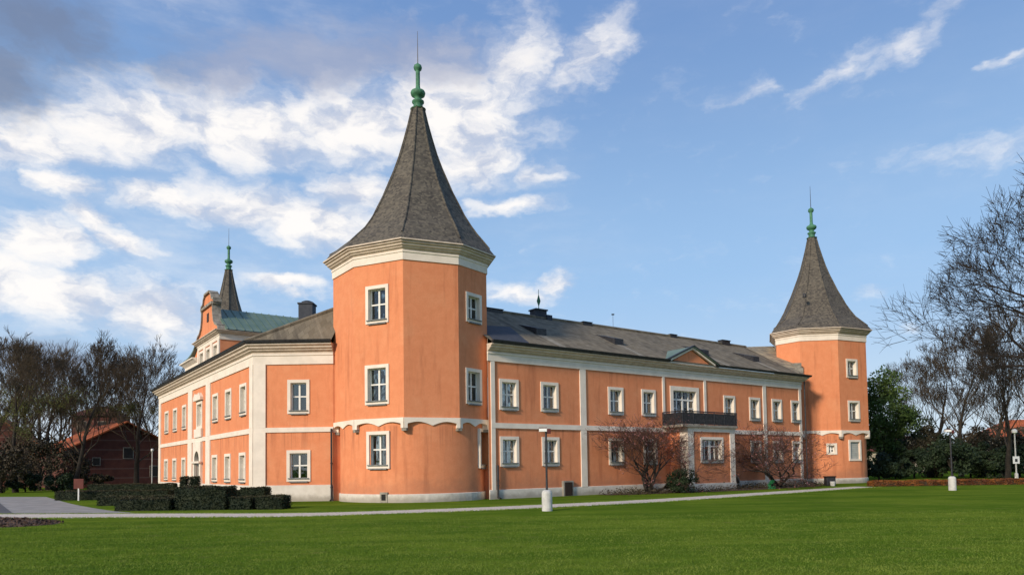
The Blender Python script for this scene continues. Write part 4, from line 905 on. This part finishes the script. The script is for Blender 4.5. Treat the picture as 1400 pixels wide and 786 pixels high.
# hedges
def hedge(x0, x1, y0, y1, h, label, group, seed, mat='lf_hedge', dens=900, size=.035, cat='hedge', name='clipped_hedge', coremat=None):
    rng = np.random.default_rng(seed); t = empty(name, ((x0+x1)/2,(y0+y1)/2,0)); tag(t, label, cat, group)
    lx, ly = x1-x0, y1-y0; mb = MB(); bm_x = max(2, int(lx/.25)); by = max(2, int(ly/.25)); 
    def wob(p): q = Vector(p)*1.7+Vector((seed,0,0)); return .05*noise.noise(q)
    k = MB(); k.box((-lx/2+.05,-ly/2+.05,0), (lx-.1,0,0), (0,ly-.1,0), (0,0,h-.05)); k.build('hedge_core', M[coremat or 'lf_hedge'], t)
    A = [(lx*ly,0),(lx*h,1),(lx*h,2),(ly*h,3),(ly*h,4)]; P = []
    for ar, f in A:
        n = int(ar*dens); u = rng.uniform(-.5,.5,n); v = rng.uniform(0,1,n); j = rng.normal(0,.022,n)
        if f == 0: q = np.stack([u*lx,(v-.5)*ly,h+j],1)
        elif f == 1: q = np.stack([u*lx,-ly/2+j,v*h],1)
        elif f == 2: q = np.stack([u*lx,ly/2+j,v*h],1)
        elif f == 3: q = np.stack([-lx/2+j,u*ly,v*h],1)
        else: q = np.stack([lx/2+j,u*ly,v*h],1)
        P.append(q)
    nt_ = len(P[0]); P = np.concatenate(P); w = np.sin(P[:,0]*2.1+seed)*.02+np.sin(P[:,0]*5.3+P[:,1]*4)*.015; P[:,2] += w*(P[:,2] > h*.5); P[:,1] += w
    npmesh('foliage', *leaf_quads(P[nt_:], size, rng), M[mat], t); npmesh('clipped_top', *leaf_quads(P[:nt_], size, rng), M['lf_lit_top'] if mat == 'lf_hedge' else M[mat], t); return t
GH = 'clipped hedges before the left wing'
for i, (x0, x1, y0, y1, h, lab) in enumerate((
    (-11.15,-10.0,31.0,32.2,.55,'low clipped hedge block furthest right, nearest the corner tower'),
    (-12.35,-11.4,31.1,32.2,.52,'low clipped hedge block right of the tallest one'),
    (-14.8,-12.6,31.3,32.6,1.0,'tallest clipped hedge block in the middle of the row'),
    (-17.5,-15.1,31.4,32.6,.52,'low clipped hedge block left of the tallest one'),
    (-13.5,-12.3,35.4,36.4,.84,'clipped hedge block standing behind the right end of the row'),
    (-21.3,-16.2,36.6,37.8,.44,'long low clipped hedge in the second row'),
    (-28.6,-21.5,44.6,45.8,.55,'long low clipped hedge beside the notice board'),
    (-32.2,-25.6,54.0,55.2,.78,'clipped hedge furthest back near the portal'),
    (-16.9,-15.2,39.4,40.4,.62,'clipped hedge block close to the corner of the left wing'))):
    hedge(x0, x1, y0, y1, h, lab, GH, i+1)
for i, (x, y) in enumerate(((-17.75,38.6),(-17.15,38.4))):
    hedge(x-.15, x+.15 if i == 0 else x+.24, y-.2, y+.2, 1.38, ('slimmer','wider')[i]+' of two dark clipped columns by the portal', 'two dark clipped columns', 20+i, name='clipped_column', cat='topiary', dens=1400)
hedge(24.6, 47.0, 48.6, 49.6, .34, 'low rust orange hedge running along the right end of the lawn', None, 30, 'lf_rust', 700, .05, name='low_hedge', coremat='lf_brown')
# mulch heap at the left edge
mb = MB(); rr = 12
for i in range(rr):
    for j in range(24):
        def P_(a, b):
            r = a/rr; t = 2*math.pi*b/24; return (-17.6+2.3*r*math.cos(t), 24.0+1.5*r*math.sin(t), .20*(1-r*r)*(1+.5*noise.noise(Vector((r*5*math.cos(t), r*5*math.sin(t), 0))))+.002-.02*(a == rr))
        mb.quad(P_(i,j), P_(i+1,j), P_(i+1,j+1), P_(i,j+1))
o = mb.build('bark_mulch', M['soil'], fix=False); tag(o, 'low heap of brown bark mulch at the left edge of the lawn', 'mulch')
n = 1500; a = RNG.uniform(0,6.28,n); r = np.sqrt(RNG.uniform(0,1,n)); P = np.stack([-17.6+2.35*r*np.cos(a), 24+1.55*r*np.sin(a), .2*(1-r*r)+RNG.uniform(0,.05,n)],1)
q = npmesh('bark_chips', *leaf_quads(P, .05, RNG), M['soil'], o)

# ------------------------------------------------------------------ houses behind
def house(name, loc, rz, lx, ly, hw, hr, wall, roof, label, hip=False, wins=(), group=None):
    t = empty(name, loc, rz); tag(t, label, 'house', group)
    mb = MB(); mb.box((-lx/2,-ly/2,0), (lx,0,0), (0,ly,0), (0,0,hw))
    if not hip: mb.solid([(-lx/2,-ly/2,hw),(lx/2,-ly/2,hw),(0,-ly/2,hr),(-lx/2,ly/2,hw),(lx/2,ly/2,hw),(0,ly/2,hr)], [(0,1,2),(3,5,4)])
    mb.build('wall', M[wall], t, fix=False)
    e = .45; mb = MB(); s = (hr-hw)/(lx/2)
    if hip:
        m = min(lx,ly)/2*.7; mb.solid([(-lx/2-e,-ly/2-e,hw),(lx/2+e,-ly/2-e,hw),(lx/2+e,ly/2+e,hw),(-lx/2-e,ly/2+e,hw),(-lx/2+m,0,hr),(lx/2-m,0,hr)], [(0,1,5,4),(1,2,5),(2,3,4,5),(3,0,4),(0,3,2,1)])
    else:
        for q in (-1, 1):
            mb.solid([(0,-ly/2-e,hr+.02),(0,ly/2+e,hr+.02),(q*(lx/2+e),ly/2+e,hw-e*s+.02),(q*(lx/2+e),-ly/2-e,hw-e*s+.02),(0,-ly/2-e,hr+.2),(0,ly/2+e,hr+.2),(q*(lx/2+e),ly/2+e,hw-e*s+.2),(q*(lx/2+e),-ly/2-e,hw-e*s+.2)], [(0,1,2,3),(4,7,6,5),(0,3,7,4),(3,2,6,7),(1,5,6,2)])
    mb.build('roof', M[roof], t, fix=False)
    for (wx, wz, w, h) in wins:
        mb = MB(); mb.box((wx-w/2-.08,-ly/2-.06,wz-.08), (w+.16,0,0), (0,.05,0), (0,0,h+.16)); f = mb.build('window', M['stone'], t)
        mb = MB(); mb.box((wx-w/2,-ly/2-.075,wz), (w,0,0), (0,.01,0), (0,0,h)); mb.build('pane', M['inside'], f)
    return t
house('brick_house', (-51,90,0), R(45), 13, 14, 4.2, 7.6, 'brick', 'redtile', 'dark brick house with a wide gable and a sunlit orange roof slope', wins=((0.2,3.4,1.0,1.2),(-3.2,2.6,.7,.8),(3.2,1.2,1.0,1.2)))
house('hipped_house', (-68,118,0), R(12), 6.6, 7, 10.9, 12.7, 'brick', 'darktile', 'tall house with a dark red hipped roof rising behind the brick gable', hip=True, wins=((-1.8,8.4,1.2,1.5),(1.2,8.4,1.2,1.5)))
house('brick_shed', (-61.5,96,0), R(8), 18, 8, 2.6, 4.6, 'brick', 'darktile', 'low long brick building behind the leftmost trees', wins=((-5,1,1,1),(0,1,1,1)))
house('orange_roofed_house', (-86,120,0), R(25), 12, 10, 6.5, 11.0, 'brick', 'redtile', 'house with a dull orange roof at the far left edge')
house('orange_roofed_house', (86,120,0), R(-15), 13, 12, 5.4, 8.4, 'palewall', 'redtile', 'pale house with a bright orange roof behind the sign post', hip=True, wins=((-4,2,1.2,1.5),(0,2,1.2,1.5)))
house('pale_house', (58,108,0), R(5), 7, 6, 3.4, 5.2, 'palewall', 'darktile', 'small pale house showing through the trees right of the far tower', wins=((0,1.2,1,1.3),))

# ------------------------------------------------------------------ ragged grass on both edges of the path
n = 16000; k = RNG.integers(0, len(lo)-1, n); u = RNG.uniform(0,1,n); side = RNG.integers(0,2,n)
A_ = np.array([[p.x,p.y] for p in lo]); B_ = np.array([[p.x,p.y] for p in hi]); E0 = np.where(side[:,None] == 0, A_[k], B_[k]); E1 = np.where(side[:,None] == 0, A_[k+1], B_[k+1])
P = E0+(E1-E0)*u[:,None]; P[:,1] += np.where(side == 0, -1, 1)*(RNG.normal(.20,.10,n)+.03*np.sin(P[:,0]*1.3)); h = RNG.uniform(.015,.06,n); w = .014
V = np.stack([np.stack([P[:,0]-w,P[:,1],np.zeros(n)],1), np.stack([P[:,0]+w,P[:,1],np.zeros(n)],1), np.stack([P[:,0]+RNG.normal(0,.03,n),P[:,1]+RNG.normal(0,.03,n),h],1)],1).reshape(-1,3)
tag(npmesh('grass', V, np.arange(3*n).reshape(-1,3), M['blade']), 'ragged tufts of grass creeping over the edges of the path', 'grass', kind='stuff')
# ------------------------------------------------------------------ grass blades on the near lawn
n = 130000; Yb = 10.5+14*RNG.uniform(0,1,n)**1.4; Xb = RNG.uniform(-.78,.78,n)*Yb; h = RNG.uniform(.012,.038,n); w = .006
an = RNG.uniform(0,6.28,n); lx, ly = np.cos(an)*w, np.sin(an)*w; tx, ty = RNG.normal(0,.024,n), RNG.normal(0,.024,n)
V = np.stack([np.stack([Xb-lx,Yb-ly,np.zeros(n)],1), np.stack([Xb+lx,Yb+ly,np.zeros(n)],1), np.stack([Xb+tx,Yb+ty,h],1)],1).reshape(-1,3)
tag(npmesh('grass', V, np.arange(3*n).reshape(-1,3), M['blade']), 'short green grass of the near lawn', 'grass', kind='stuff')
